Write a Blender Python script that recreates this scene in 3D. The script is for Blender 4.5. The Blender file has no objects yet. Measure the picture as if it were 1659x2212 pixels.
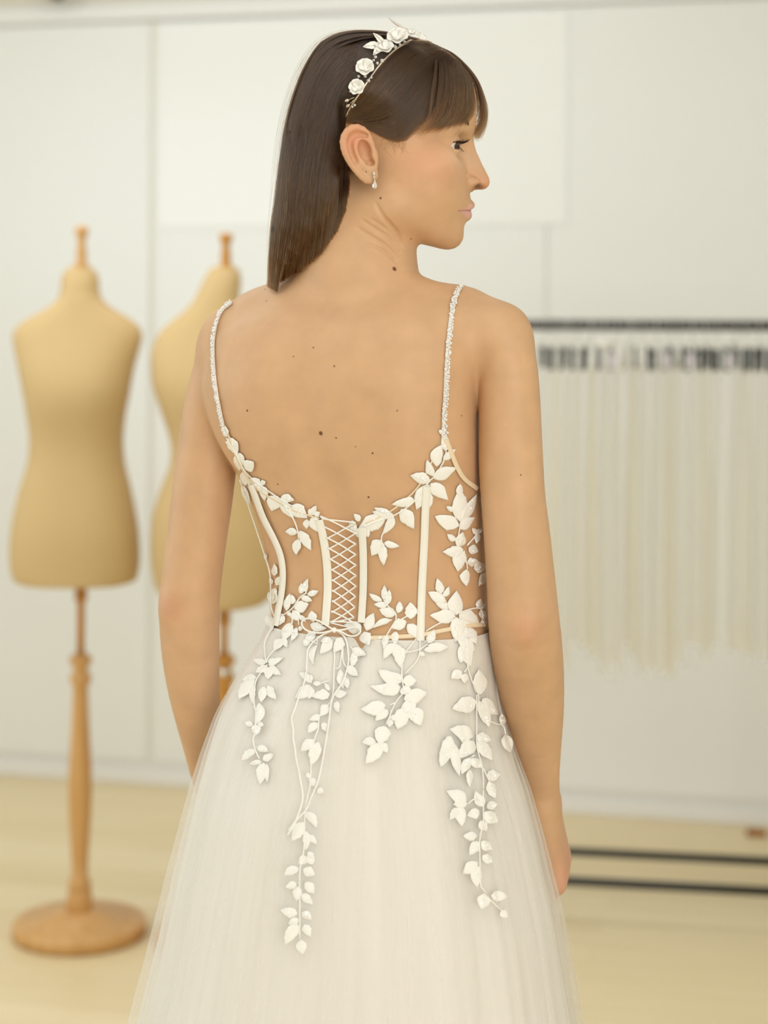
import bpy, bmesh, math, random
import numpy as np
from mathutils import Vector, Matrix
from mathutils.bvhtree import BVHTree

# ------------------------------------------------------------------ camera
SC = bpy.context.scene
COL = SC.collection
F = 3892.0            # focal length in pixels of the 1659 x 2212 frame
CX, CY = 829.5, 700.0 # principal point (lens shifted down)
HC = 1.3965           # camera height in metres
ROLL = 0.004
ca, sa = math.cos(ROLL), math.sin(ROLL)

def W(px, py, Y):
    """pixel + distance from the camera plane -> point in the room"""
    dx, dy = px - CX, py - CY
    a, b = dx * ca + dy * sa, -dx * sa + dy * ca
    return np.array([a * Y / F, Y, HC - b * Y / F])

def project(P):
    P = np.asarray(P, float)
    a, b = P[..., 0] * F / P[..., 1], (HC - P[..., 2]) * F / P[..., 1]
    return np.stack([CX + a * ca - b * sa, CY + a * sa + b * ca], -1)

cam_data = bpy.data.cameras.new('camera')
cam_data.sensor_fit = 'HORIZONTAL'
cam_data.sensor_width = 24.0
cam_data.lens = F / 1659.0 * 24.0
cam_data.shift_x = 0.0
cam_data.shift_y = (CY - 1106.0) / 1659.0
cam_data.clip_start = 0.05
cam_data.dof.use_dof = True
cam_data.dof.focus_distance = 1.82
cam_data.dof.aperture_fstop = 2.9
cam = bpy.data.objects.new('camera', cam_data)
COL.objects.link(cam)
cam.matrix_world = Matrix(((ca, -sa, 0, 0), (0, 0, -1, 0), (sa, ca, 0, HC), (0, 0, 0, 1)))
SC.camera = cam

# ------------------------------------------------------------------ light
world = bpy.data.worlds.new('world')
SC.world = world
world.use_nodes = True
world.node_tree.nodes['Background'].inputs[0].default_value = (1.0, 0.97, 0.93, 1)
world.node_tree.nodes['Background'].inputs[1].default_value = 0.1

def area(name, loc, target, sx, sy, power, col):
    l = bpy.data.lights.new(name, 'AREA')
    l.shape = 'RECTANGLE'; l.size = sx; l.size_y = sy
    l.energy = power; l.color = col
    o = bpy.data.objects.new(name, l)
    COL.objects.link(o)
    o.location = loc
    d = Vector(target) - Vector(loc)
    o.rotation_euler = d.to_track_quat('-Z', 'Y').to_euler()
    return o

area('ceiling_light', (-0.5, 0.7, 2.86), (-0.5, 0.7001, 0), 2.4, 1.2, 11, (0.93, 0.97, 1.0))
area('ceiling_light', (-1.0, 3.7, 2.86), (-1.0, 3.7001, 0), 2.6, 1.2, 24, (0.93, 0.97, 1.0))
area('offscreen_light', (-2.75, 2.0, 1.6), (0.4, 2.6, 1.2), 2.4, 1.9, 25, (0.74, 0.89, 1.0))  # window daylight from the left, out of frame
area('offscreen_light', (1.9, -1.6, 1.5), (0.3, 2.4, 1.0), 3.0, 2.0, 108, (0.90, 0.96, 1.0))  # added fill from the right behind the camera, no real window

SC.view_settings.view_transform = 'Standard'
SC.view_settings.look = 'None'
SC.view_settings.gamma = 1.0
SC.view_settings.use_curve_mapping = False
SC.view_settings.exposure = 0.25
SC.cycles.use_denoising = True
SC.cycles.use_adaptive_sampling = True
SC.cycles.adaptive_threshold = 0.035
SC.cycles.max_bounces = 7
SC.cycles.diffuse_bounces = 5
SC.cycles.glossy_bounces = 3
SC.cycles.transmission_bounces = 4
SC.cycles.transparent_max_bounces = 20
SC.cycles.caustics_reflective = False
SC.cycles.caustics_refractive = False
SC.cycles.sample_clamp_indirect = 6.0

# ------------------------------------------------------------------ helpers
def srgb(r, g, b):
    f = lambda c: (c / 255 / 12.92) if c / 255 <= 0.04045 else ((c / 255 + 0.055) / 1.055) ** 2.4
    return (f(r), f(g), f(b), 1.0)

def new_mat(name, col, rough=0.5, **kw):
    m = bpy.data.materials.new(name)
    m.use_nodes = True
    p = m.node_tree.nodes['Principled BSDF']
    p.inputs['Base Color'].default_value = col
    p.inputs['Roughness'].default_value = rough
    for k, v in kw.items():
        p.inputs[k.replace('_', ' ')].default_value = v
    return m

def N(m, t, **kw):
    n = m.node_tree.nodes.new(t)
    for k, v in kw.items():
        setattr(n, k, v)
    return n

def L(m, a, b):
    m.node_tree.links.new(a, b)

def bump_noise(m, scale, strength, dist=0.001, detail=4, stretch=None):
    nt = m.node_tree
    tc = N(m, 'ShaderNodeTexCoord')
    src = tc.outputs['Object']
    if stretch:
        mp = N(m, 'ShaderNodeMapping'); mp.inputs['Scale'].default_value = stretch
        L(m, src, mp.inputs['Vector']); src = mp.outputs[0]
    no = N(m, 'ShaderNodeTexNoise'); no.inputs['Scale'].default_value = scale; no.inputs['Detail'].default_value = detail
    L(m, src, no.inputs['Vector'])
    bp = N(m, 'ShaderNodeBump'); bp.inputs['Strength'].default_value = strength; bp.inputs['Distance'].default_value = dist
    L(m, no.outputs[0], bp.inputs['Height'])
    L(m, bp.outputs[0], nt.nodes['Principled BSDF'].inputs['Normal'])
    return no

def tag(o, label=None, cat=None, group=None, kind=None):
    if label: o['label'] = label
    if cat: o['category'] = cat
    if group: o['group'] = group
    if kind: o['kind'] = kind
    return o

def empty(name, loc=(0, 0, 0), rz=0.0):
    o = bpy.data.objects.new(name, None)
    o.empty_display_size = 0.05
    COL.objects.link(o)
    o.location = loc; o.rotation_euler = (0, 0, rz)
    return o

def parent_keep(o, p):
    """child placed in the parent's own space (parents are unrotated empties or meshes at the origin)"""
    o.parent = p

def mk(name, V, Fc, mat=None, parent=None, smooth=True, at=None):
    """one mesh object; V are room coordinates. 'at' moves the origin there. A parent's place is subtracted."""
    V = np.asarray(V, float)
    me = bpy.data.meshes.new(name)
    org = np.array(at if at is not None else (0, 0, 0), float)
    base = np.zeros(3)
    q = parent
    if q is not None:
        while q is not None:
            base = base + np.array(q.location); q = q.parent
        if at is None: org = base
    me.from_pydata((V - org).tolist(), [], [list(map(int, f)) for f in Fc] if not isinstance(Fc, np.ndarray) else Fc.tolist())
    if smooth:
        me.polygons.foreach_set('use_smooth', np.ones(len(me.polygons), bool))
    me.update()
    o = bpy.data.objects.new(name, me)
    COL.objects.link(o)
    if parent is not None:
        o.parent = parent
        o.location = org - base
    else:
        o.location = org
    if mat: me.materials.append(mat)
    return o

def merge(*parts):
    V, Fc, n = [], [], 0
    for v, f in parts:
        v = np.asarray(v, float)
        V.append(v); Fc += [[i + n for i in q] for q in f]; n += len(v)
    return np.concatenate(V), Fc

def box(c, s, rz=0.0, bevel=0.0):
    bm = bmesh.new()
    bmesh.ops.create_cube(bm, size=1)
    for v in bm.verts:
        v.co = Vector((v.co.x * s[0], v.co.y * s[1], v.co.z * s[2]))
    if bevel:
        bmesh.ops.bevel(bm, geom=bm.edges[:], offset=bevel, segments=2, affect='EDGES', clamp_overlap=True)
    R = Matrix.Rotation(rz, 3, 'Z')
    V = [list(R @ v.co + Vector(c)) for v in bm.verts]
    bm.verts.index_update()
    Fc = [[v.index for v in f.verts] for f in bm.faces]
    bm.free()
    return V, Fc

def lathe(prof, c, seg=32, sx=1.0, sy=1.0):
    """prof: (radius, z) from top or bottom; closed at both ends"""
    V, Fc = [], []
    n = len(prof)
    for r, z in prof:
        for k in range(seg):
            a = 2 * math.pi * k / seg
            V.append((c[0] + r * math.cos(a) * sx, c[1] + r * math.sin(a) * sy, c[2] + z))
    up = prof[-1][1] > prof[0][1]
    for i in range(n - 1):
        for k in range(seg):
            q = [i * seg + k, i * seg + (k + 1) % seg, (i + 1) * seg + (k + 1) % seg, (i + 1) * seg + k]
            Fc.append(q if up else q[::-1])
    a = list(range(seg)); b = [(n - 1) * seg + k for k in range(seg)]
    Fc.append(a[::-1] if up else a); Fc.append(b if up else b[::-1])
    return V, Fc

def tube(P, r, seg=8, closed=False):
    P = np.asarray(P, float); n = len(P)
    r = np.full(n, r) if np.isscalar(r) else np.asarray(r, float)
    if closed:
        T = np.roll(P, -1, 0) - np.roll(P, 1, 0)
    else:
        T = np.gradient(P, axis=0)
    T /= np.linalg.norm(T, axis=1)[:, None] + 1e-12
    up = np.array([0, 0, 1.0]) if abs(T[0][2]) < 0.9 else np.array([0, 1.0, 0])
    A = np.cross(T[0], up); A /= np.linalg.norm(A)
    V, Fc = [], []
    for i in range(n):
        A = A - T[i] * A.dot(T[i]); A /= np.linalg.norm(A) + 1e-12
        B = np.cross(T[i], A)
        for k in range(seg):
            t = 2 * math.pi * k / seg
            V.append(P[i] + r[i] * (math.cos(t) * A + math.sin(t) * B))
    m = n if closed else n - 1
    for i in range(m):
        j = (i + 1) % n
        for k in range(seg):
            Fc.append([i * seg + k, i * seg + (k + 1) % seg, j * seg + (k + 1) % seg, j * seg + k])
    if not closed:
        Fc.append(list(range(seg))[::-1]); Fc.append([(n - 1) * seg + k for k in range(seg)])
    return V, Fc

def spline(pts, n):
    """Catmull-Rom through points (any dimension), n samples spaced by chord length"""
    P = np.asarray(pts, float)
    if len(P) == 2:
        t = np.linspace(0, 1, n)[:, None]
        return P[0] * (1 - t) + P[1] * t
    Q = np.vstack([2 * P[0] - P[1], P, 2 * P[-1] - P[-2]])
    out = []
    sub = 24
    for i in range(1, len(Q) - 2):
        p0, p1, p2, p3 = Q[i - 1], Q[i], Q[i + 1], Q[i + 2]
        t = np.linspace(0, 1, sub, endpoint=False)[:, None]
        out.append(0.5 * ((2 * p1) + (-p0 + p2) * t + (2 * p0 - 5 * p1 + 4 * p2 - p3) * t**2 + (-p0 + 3 * p1 - 3 * p2 + p3) * t**3))
    out.append(P[-1:])
    D = np.vstack(out)
    s = np.concatenate([[0], np.cumsum(np.linalg.norm(np.diff(D, axis=0), axis=1))])
    u = np.linspace(0, s[-1], n)
    return np.stack([np.interp(u, s, D[:, k]) for k in range(D.shape[1])], -1)

def sphere(c, r, seg=12, rings=8):
    rr = np.broadcast_to(np.asarray(r, float), (3,))
    V = [(c[0], c[1], c[2] + rr[2])]
    for i in range(1, rings):
        a = math.pi * i / rings
        for k in range(seg):
            b = 2 * math.pi * k / seg
            V.append((c[0] + rr[0] * math.sin(a) * math.cos(b), c[1] + rr[1] * math.sin(a) * math.sin(b), c[2] + rr[2] * math.cos(a)))
    V.append((c[0], c[1], c[2] - rr[2]))
    Fc = [[0, 1 + k, 1 + (k + 1) % seg] for k in range(seg)]
    for i in range(rings - 2):
        for k in range(seg):
            a = 1 + i * seg
            Fc.append([a + k, a + seg + k, a + seg + (k + 1) % seg, a + (k + 1) % seg])
    e = len(V) - 1; a = 1 + (rings - 2) * seg
    Fc += [[e, a + (k + 1) % seg, a + k] for k in range(seg)]
    return V, Fc

rng = np.random.default_rng(7)
random.seed(7)
# ------------------------------------------------------------------ the room
YAW = math.atan(-0.24)
tX, tY = math.cos(YAW), math.sin(YAW)          # along the back wall, to the right
P0 = np.array([0.0, 5.30])                     # the back wall passes here
def room(u, v, z):
    """u along the back wall, v out of it into the room"""
    return (P0[0] + u * tX + v * tY, P0[1] + u * tY - v * tX, z)

m_wall = new_mat('white wall paint', srgb(236, 234, 228), 0.55)
bump_noise(m_wall, 90, 0.05, 0.0006)
m_upper = new_mat('cream upper wall paint', srgb(222, 213, 194), 0.6)
m_panel = new_mat('white wall panel', srgb(238, 239, 238), 0.28)
m_board = new_mat('bright white wall board', srgb(244, 245, 244), 0.22)
m_gap = new_mat('beige joint strip', srgb(232, 229, 221), 0.6)
m_base = new_mat('white skirting paint', srgb(238, 237, 236), 0.35)
m_ceil = new_mat('white ceiling paint', srgb(240, 236, 228), 0.8)

# light maple floor: long boards along the wall, very faint tone differences
m_floor = new_mat('pale maple floor', srgb(226, 203, 158), 0.42)
def floor_nodes(m):
    p = m.node_tree.nodes['Principled BSDF']
    tc = N(m, 'ShaderNodeTexCoord')
    mp = N(m, 'ShaderNodeMapping'); mp.inputs['Rotation'].default_value = (0, 0, -YAW)
    L(m, tc.outputs['Object'], mp.inputs['Vector'])
    br = N(m, 'ShaderNodeTexBrick')
    br.offset = 0.37; br.inputs['Scale'].default_value = 1.0
    br.inputs['Brick Width'].default_value = 1.3; br.inputs['Row Height'].default_value = 0.09
    br.inputs['Mortar Size'].default_value = 0.0008
    br.inputs['Color1'].default_value = srgb(238, 221, 183)
    br.inputs['Color2'].default_value = srgb(230, 211, 169)
    br.inputs['Mortar'].default_value = srgb(216, 194, 150)
    L(m, mp.outputs[0], br.inputs['Vector'])
    mp2 = N(m, 'ShaderNodeMapping'); mp2.inputs['Scale'].default_value = (1.5, 26, 1)
    L(m, mp.outputs[0], mp2.inputs['Vector'])
    no = N(m, 'ShaderNodeTexNoise'); no.inputs['Scale'].default_value = 2.2; no.inputs['Detail'].default_value = 6
    L(m, mp2.outputs[0], no.inputs['Vector'])
    mx = N(m, 'ShaderNodeMix', data_type='RGBA', blend_type='MULTIPLY')
    mx.inputs[0].default_value = 0.35
    cr = N(m, 'ShaderNodeValToRGB')
    cr.color_ramp.elements[0].position = 0.3; cr.color_ramp.elements[0].color = (0.78, 0.72, 0.62, 1)
    cr.color_ramp.elements[1].position = 0.7; cr.color_ramp.elements[1].color = (1, 1, 1, 1)
    L(m, no.outputs[0], cr.inputs[0])
    L(m, br.outputs['Color'], mx.inputs[6]); L(m, cr.outputs[0], mx.inputs[7])
    L(m, mx.outputs[2], p.inputs['Base Color'])
floor_nodes(m_floor)

def slab(name, u0, u1, v0, v1, z0, z1, mat, parent=None, kind='structure', bevel=0.0):
    c = room((u0 + u1) / 2, (v0 + v1) / 2, (z0 + z1) / 2)
    V, Fc = box(c, (u1 - u0, v1 - v0, z1 - z0), YAW, bevel)
    o = mk(name, V, Fc, mat, parent, smooth=False)
    if kind and parent is None: o['kind'] = kind
    return o

UL, UR, VB, ZC = -2.7, 3.4, 8.6, 2.9
slab('floor', UL - .1, UR + .1, -.1, VB + .1, -0.06, 0.0, m_floor)
slab('ceiling', UL - .1, UR + .1, -.1, VB + .1, ZC, ZC + .06, m_ceil)
wall_back = slab('wall_back', UL - .1, UR + .1, -0.1, 0.0, 0, ZC, m_gap)
slab('wall_left', UL - .1, UL, 0, VB, 0, ZC, m_wall)
slab('wall_right', UR, UR + .1, 0, VB, 0, ZC, m_wall)
slab('wall_front', UL - .1, UR + .1, VB, VB + .1, 0, ZC, m_wall)
# pixel column -> u on the back wall
def u_at(px):
    k = (px - CX) / F
    Y = P0[1] / (1 + 0.24 * k)
    return (k * Y) / tX
ZT = 2.315
seams = [UL, u_at(330), u_at(1182), 2.2, UR]
for i in range(4):
    o = slab('panel', seams[i] + (0, .009, .0015, .004)[i], seams[i + 1] - (.009, .0015, .004, 0)[i], 0.0, 0.006, 0.068, ZT - .004, m_panel, wall_back, None, 0.002)
slab('panel', UL, UR, 0.0, 0.005, ZT + 0.07, ZC, m_upper, wall_back, None)
slab('baseboard_back', UL, UR, 0.0, 0.022, 0.0, 0.046, m_base, bevel=0.003)
slab('trim_1', UL, UR, 0.0, 0.03, ZT, ZT + 0.045, m_base, bevel=0.004)
slab('baseboard_left', UL, UL + .02, 0.03, VB, 0.0, 0.07, m_base)
slab('baseboard_right', UR - .02, UR, 0.03, VB, 0.0, 0.07, m_base)
# bright board fixed on the wall, its lower right corner shows beside the woman's face
zb = W(1200, 484, 5.14)[2]
o = slab('wall_board', u_at(345), u_at(1226), 0.0062, 0.011, zb, ZT - .012, m_board, None, None, 0.002)
tag(o, 'large bright white board on the back wall behind the woman\'s head', 'wall board')

# small dark spotlight on the upper wall, cut off by the top of the frame
m_dark = new_mat('dark olive metal', srgb(52, 54, 44), 0.4, Metallic=0.6)
sp = empty('spotlight', room(u_at(130), 0.0, 2.38))
tag(sp, 'small dark wall spotlight at the very top left of the picture', 'lamp')
b0 = np.array(room(u_at(128), 0.012, 2.415)); b1 = np.array(room(u_at(128), 0.075, 2.415))
mk('mount', *lathe([(0.03, -0.006), (0.03, 0.03)], b0, 20), m_dark, sp)
mk('arm', *tube([b0, b1], 0.008, 10), m_dark, sp)
h0 = np.array(room(u_at(118), 0.08, 2.425)); h1 = np.array(room(u_at(160), 0.12, 2.395))
mk('lamp_head', *tube([h0, h0 * .5 + h1 * .5, h1], [0.018, 0.026, 0.03], 16), m_dark, sp)

# ------------------------------------------------------------------ dress forms
m_linen = new_mat('ochre linen', srgb(207, 178, 128), 0.85)
bump_noise(m_linen, 900, 0.25, 0.0005, 2)
def wood(name, c1, c2, rough=0.4):
    m = new_mat(name, c1, rough)
    tc = N(m, 'ShaderNodeTexCoord'); mp = N(m, 'ShaderNodeMapping'); mp.inputs['Scale'].default_value = (30, 30, 2.5)
    no = N(m, 'ShaderNodeTexNoise'); no.inputs['Scale'].default_value = 1.5; no.inputs['Detail'].default_value = 5
    cr = N(m, 'ShaderNodeValToRGB'); cr.color_ramp.elements[0].color = c2; cr.color_ramp.elements[1].color = c1
    cr.color_ramp.elements[0].position = .35; cr.color_ramp.elements[1].position = .65
    L(m, tc.outputs['Object'], mp.inputs[0]); L(m, mp.outputs[0], no.inputs['Vector']); L(m, no.outputs[0], cr.inputs[0])
    L(m, cr.outputs[0], m.node_tree.nodes['Principled BSDF'].inputs['Base Color'])
    return m
m_beech = wood('waxed beech', srgb(218, 172, 112), srgb(206, 156, 96))
m_honey = wood('honey varnished wood', srgb(206, 148, 66), srgb(190, 130, 50), 0.3)

def dress_form(name, D, table, depth, shift, pole, base_r, finial, label, post_mat, head_top, knob=0):
    """table rows: py, left px, right px; depth rows: py, half depth in m"""
    s = D / F
    T = np.array(table, float)
    ys = np.concatenate([[T[0, 0]], np.arange(T[0, 0] + 4, T[-1, 0], 8), [T[-1, 0]]])
    xl = np.interp(ys, T[:, 0], T[:, 1]); xr = np.interp(ys, T[:, 0], T[:, 2])
    ker = np.array([1, 2, 3, 2, 1]) / 9.0
    sm = lambda a: np.concatenate([a[:2], np.convolve(a, ker, 'valid'), a[-2:]])
    xl, xr = sm(xl), sm(xr)
    dp = np.interp(ys, [d[0] for d in depth], [d[1] for d in depth])
    for _ in range(14): dp = sm(dp)
    bx = W(pole, 1990, D)
    root = empty(name, (bx[0], D, 0))
    tag(root, label, 'dress form', 'linen dress forms on wooden stands')
    V, Fc = [], []
    seg = 48
    for i, y in enumerate(ys):
        c = W((xl[i] + xr[i]) / 2, y, D); a = (xr[i] - xl[i]) / 2 * s
        b = min(dp[i], a * 1.05)
        for k in range(seg):
            t = 2 * math.pi * k / seg
            cs, sn = math.cos(t), math.sin(t)
            e = 0.86
            V.append((c[0] + a * math.copysign(abs(cs) ** e, cs), c[1] + b * math.copysign(abs(sn) ** e, sn) - shift * (dp[i] - .06), c[2]))
    for i in range(len(ys) - 1):
        for k in range(seg):
            Fc.append([i * seg + k, (i + 1) * seg + k, (i + 1) * seg + (k + 1) % seg, i * seg + (k + 1) % seg])
    Fc.append(list(range(seg))); Fc.append([(len(ys) - 1) * seg + k for k in range(seg)][::-1])
    mk('torso', V, Fc, m_linen, root)
    zt = lambda y: W(pole, y, D)[2]
    cp = (bx[0], D, 0)
    fx = W(finial[0], 540, D)[0]
    fy0, fy1 = finial[1], head_top + 4
    k = (fy1 - fy0)
    prof = [(r * s, zt(fy0 + t * k)) for r, t in ((3, 0), (10, .02), (14, .07), (15, .15), (12, .24), (8.5, .32), (10, .36), (8.5, .44), (11, .58), (12, .72), (10, .82), (15, .9), (16, 1.02))]
    mk('finial', *lathe(prof, (fx, D, 0), 24), m_beech if post_mat is m_beech else m_honey, root)
    zb_ = T[-1, 0]
    mk('pole', *lathe([(13 * s, zt(zb_ - 6)), (13 * s, zt(zb_ + 32)), (15 * s, zt(zb_ + 36)), (13 * s, zt(zb_ + 42)), (8.5 * s, zt(zb_ + 48)), (8.5 * s, zt(1425))], cp, 24), m_honey, root)
    kk = 0.0
    post = [(15, 1412), (24, 1420), (25, 1428), (17, 1440), (15, 1448), (22, 1458), (24, 1466), (22, 1474), (16, 1482), (17, 1510), (20, 1580), (24, 1650), (25.5, 1710), (24, 1760), (18.5, 1850), (17, 1892), (23, 1900), (25, 1910), (22, 1917), (26, 1926), (28, 1950), (30, 1990)]
    mk('post', *lathe([(r * s, zt(y)) for r, y in post], cp, 32), post_mat, root)
    R = base_r
    mk('base', *lathe([(R * .95, 0.0), (R, 0.006), (R, 0.027), (R * .965, 0.0335), (R * .55, 0.037), (R * .52, 0.044), (R * .36, 0.049), (R * .33, 0.055), (R * .2, 0.057)], cp, 64), post_mat, root)
    if knob:
        kp = W(pole + 3, knob, D)
        mk('knob', *sphere((kp[0], kp[1] - 20 * s, kp[2]), 11 * s, 14, 10), m_chrome, root)
    return root

m_chrome = new_mat('polished steel', srgb(235, 235, 235), 0.15, Metallic=1.0)
form_depth = [(575, .03), (600, .046), (650, .052), (690, .06), (740, .075), (800, .098), (860, .112), (950, .088), (1050, .098), (1150, .11), (1260, .105), (1310, .1)]
dress_form('dress_form', 4.116,
    [(573, 158, 186), (577, 146, 197), (584, 136, 207), (596, 131, 212), (630, 131, 213), (648, 126, 219), (662, 112, 233), (676, 84, 261), (690, 56, 286), (704, 37, 302), (720, 27, 310), (740, 30, 306), (790, 42, 292), (850, 56, 282), (900, 64, 272), (950, 69, 267), (1000, 64, 271), (1050, 48, 284), (1100, 36, 295), (1150, 28, 303), (1200, 26, 305), (1238, 30, 302), (1250, 36, 297), (1254, 48, 285)],
    form_depth, 0.5, 172, 0.152, (176, 487), 'linen dress form on a turned post and round wooden base, whole at left', m_beech, 575)
dress_form('dress_form', 4.06,
    [(575, 466, 505), (579, 455, 514), (590, 445, 520), (610, 437, 521), (640, 424, 516), (664, 408, 522), (684, 384, 540), (704, 358, 565), (724, 341, 585), (750, 331, 596), (775, 327, 598), (826, 331, 596), (883, 349, 584), (930, 365, 576), (965, 373, 572), (1005, 370, 574), (1050, 351, 588), (1107, 333, 606), (1160, 329, 614), (1213, 330, 614), (1265, 338, 606), (1296, 362, 582), (1306, 400, 545)],
    form_depth, 0.5, 482, 0.152, (488, 503), 'linen dress form partly hidden behind the woman\'s left arm', m_honey, 577, 1448)
# ------------------------------------------------------------------ the woman: one continuous surface
# The figure is a signed distance field, meshed once. Sections are given as photograph
# measurements at the figure's real distance and turned into metres by W().
PHI = math.radians(20.0)                  # her right side is turned towards us
YT = 1.862                                # distance of the torso axis
YH = 1.866                                # distance of the head's middle plane
cph, sph = math.cos(PHI), math.sin(PHI)
ST = YT / F
SH = YH / F

def smin(a, b, k):
    h = np.maximum(k - np.abs(a - b), 0.0) / k
    return np.minimum(a, b) - h * h * k * 0.25
def smax(a, b, k):
    return -smin(-a, -b, k)
def norm3(x, y, z):
    return np.sqrt(x * x + y * y + z * z)
def f_ell(P, c, r, rot=None):
    x, y, z = P[0] - c[0], P[1] - c[1], P[2] - c[2]
    if rot is not None:
        x, y, z = (rot[0][0] * x + rot[0][1] * y + rot[0][2] * z, rot[1][0] * x + rot[1][1] * y + rot[1][2] * z,
                   rot[2][0] * x + rot[2][1] * y + rot[2][2] * z)
    k0 = norm3(x / r[0], y / r[1], z / r[2])
    k1 = norm3(x / r[0]**2, y / r[1]**2, z / r[2]**2)
    return k0 * (k0 - 1.0) / np.maximum(k1, 1e-9)
def f_cone(P, a, b, ra, rb):
    a = np.asarray(a, float); b = np.asarray(b, float)
    ba = b - a; l2 = float(ba.dot(ba)) + 1e-12
    x, y, z = P[0] - a[0], P[1] - a[1], P[2] - a[2]
    h = np.clip((x * ba[0] + y * ba[1] + z * ba[2]) / l2, 0, 1)
    return norm3(x - h * ba[0], y - h * ba[1], z - h * ba[2]) - (ra + (rb - ra) * h)
def f_chain(P, pts, rad, k=0.004):
    d = None
    for i in range(len(pts) - 1):
        e = f_cone(P, pts[i], pts[i + 1], rad[i], rad[i + 1])
        d = e if d is None else smin(d, e, k)
    return d

# torso sections: py, silhouette left/right in px, half depth (m), forward lean (m)
TORSO = np.array([
    (585, 690, 860, .035, .012), (600, 655, 885, .044, .011), (620, 610, 930, .052, .008), (645, 562, 985, .062, .005),
    (670, 522, 1030, .073, .003), (700, 486, 1052, .082, .0), (730, 462, 1056, .088, -.001), (765, 448, 1052, .092, -.001),
    (830, 438, 1040, .096, 0), (870, 444, 1037, .096, .001), (905, 455, 1036, .096, .002), (945, 470, 1038, .095, .003),
    (985, 490, 1040, .093, .004), (1030, 518, 1043, .089, .006), (1070, 536, 1046, .086, .007), (1110, 551, 1048, .083, .008),
    (1160, 566, 1050, .080, .009), (1210, 577, 1051, .0785, .010), (1260, 584, 1051, .078, .010), (1300, 587, 1051, .079, .009),
    (1340, 587, 1054, .081, .007), (1380, 582, 1052, .083, .006), (1440, 570, 1040, .085, .004), (1520, 552, 1046, .086, .002),
    (1600, 540, 1056, .086, .0), (1680, 542, 1052, .084, .002), (1760, 560, 1040, .075, .004), (1800, 610, 1000, .05, .005)], float)
_tc = np.array([W((r[1] + r[2]) / 2, r[0], YT) for r in TORSO])
_hw = (TORSO[:, 2] - TORSO[:, 1]) / 2 * ST
_b = TORSO[:, 3]
_a = np.sqrt(np.maximum(_hw**2 - (_b * sph)**2, 1e-4)) / cph
_o = np.argsort(_tc[:, 2])
tz, tcx, tcy = _tc[_o, 2], _tc[_o, 0], YT + TORSO[_o, 4]
ta, tb = _a[_o], _b[_o]
def _dense(arr, n=400, it=10):
    z = np.linspace(tz[0], tz[-1], n); v = np.interp(z, tz, arr)
    for _ in range(it):
        v[1:-1] = (v[:-2] + 2 * v[1:-1] + v[2:]) / 4
    return z, v
TZ, TCX = _dense(tcx); _, TCY = _dense(tcy); _, TA = _dense(ta); _, TB = _dense(tb)

def torso_local(P):
    z = P[2]
    cx, cy = np.interp(z, TZ, TCX), np.interp(z, TZ, TCY)
    a, b = np.interp(z, TZ, TA), np.interp(z, TZ, TB)
    dx, dy = P[0] - cx, P[1] - cy
    # lateral axis points to her right, which is nearer to us; 'back' axis points out of her back
    lat = dx * cph - dy * sph
    back = -dx * sph - dy * cph
    return lat, back, a, b
def f_torso(P):
    lat, back, a, b = torso_local(P)
    n = 2.25
    g = ((np.abs(lat) / a)**n + (np.abs(back) / b)**n)**(1 / n) + 1e-6
    r = np.sqrt(lat**2 + back**2) + 1e-6
    d = r - r / g
    d = np.maximum(d, np.maximum(P[2] - TZ[-1], TZ[0] - P[2]))
    # spine: a shallow groove deepening towards the waist; shoulder blades and lat ridges
    zz = P[2]
    ds = 0.0048 * np.exp(-(lat / 0.019)**2) * np.clip((back) / 0.03, 0, 1) * np.clip((1.46 - zz) / 0.2, 0, 1)
    d = d + ds
    for sx in (1, -1):
        zs = W(700, 800, YT)[2]
        e = np.exp(-(((lat - sx * 0.075) / 0.042)**2 + ((zz - zs) / 0.06)**2)) * np.clip(back / 0.03, 0, 1)
        d = d - 0.0055 * e
        zl = W(700, 1180, YT)[2]
        e = np.exp(-(((lat - sx * 0.034) / 0.022)**2 + ((zz - zl) / 0.10)**2)) * np.clip(back / 0.03, 0, 1)
        d = d - 0.0028 * e
        zl = W(700, 930, YT)[2]
        e = np.exp(-(((lat - sx * 0.118) / 0.03)**2 + ((zz - zl) / 0.055)**2)) * np.clip(back / 0.02, 0, 1)
        d = d - 0.003 * e
    return d
def torso_pt(lat, back, z):
    cx, cy = np.interp(z, TZ, TCX), np.interp(z, TZ, TCY)
    return np.array([cx + lat * cph - back * sph, cy - lat * sph - back * cph, z])

# arms: px, py, half width px, distance
ARM_R = [(1080, 722, 58, 1.806), (1095, 775, 62, 1.803), (1100, 840, 65, 1.80), (1102, 920, 67, 1.80), (1104, 1000, 69, 1.80), (1108, 1070, 69, 1.80),
         (1116, 1150, 71, 1.80), (1124, 1240, 73, 1.801), (1131, 1330, 76, 1.806), (1137, 1400, 77, 1.824), (1145, 1470, 73, 1.848),
         (1152, 1540, 65, 1.873), (1158, 1610, 54, 1.896), (1165, 1680, 43, 1.917), (1173, 1735, 37, 1.932)]
ARM_L = [(500, 735, 58, 1.908), (484, 780, 60, 1.910), (474, 820, 62, 1.912), (463, 880, 65, 1.914), (453, 950, 66, 1.914), (443, 1020, 66, 1.914),
         (434, 1090, 66, 1.914), (424, 1170, 64, 1.914), (414, 1250, 64, 1.914), (409, 1320, 64, 1.916), (411, 1400, 62, 1.925), (418, 1480, 56, 1.938),
         (430, 1560, 48, 1.952), (443, 1640, 39, 1.966), (455, 1700, 35, 1.98), (466, 1745, 33, 1.99)]
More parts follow.
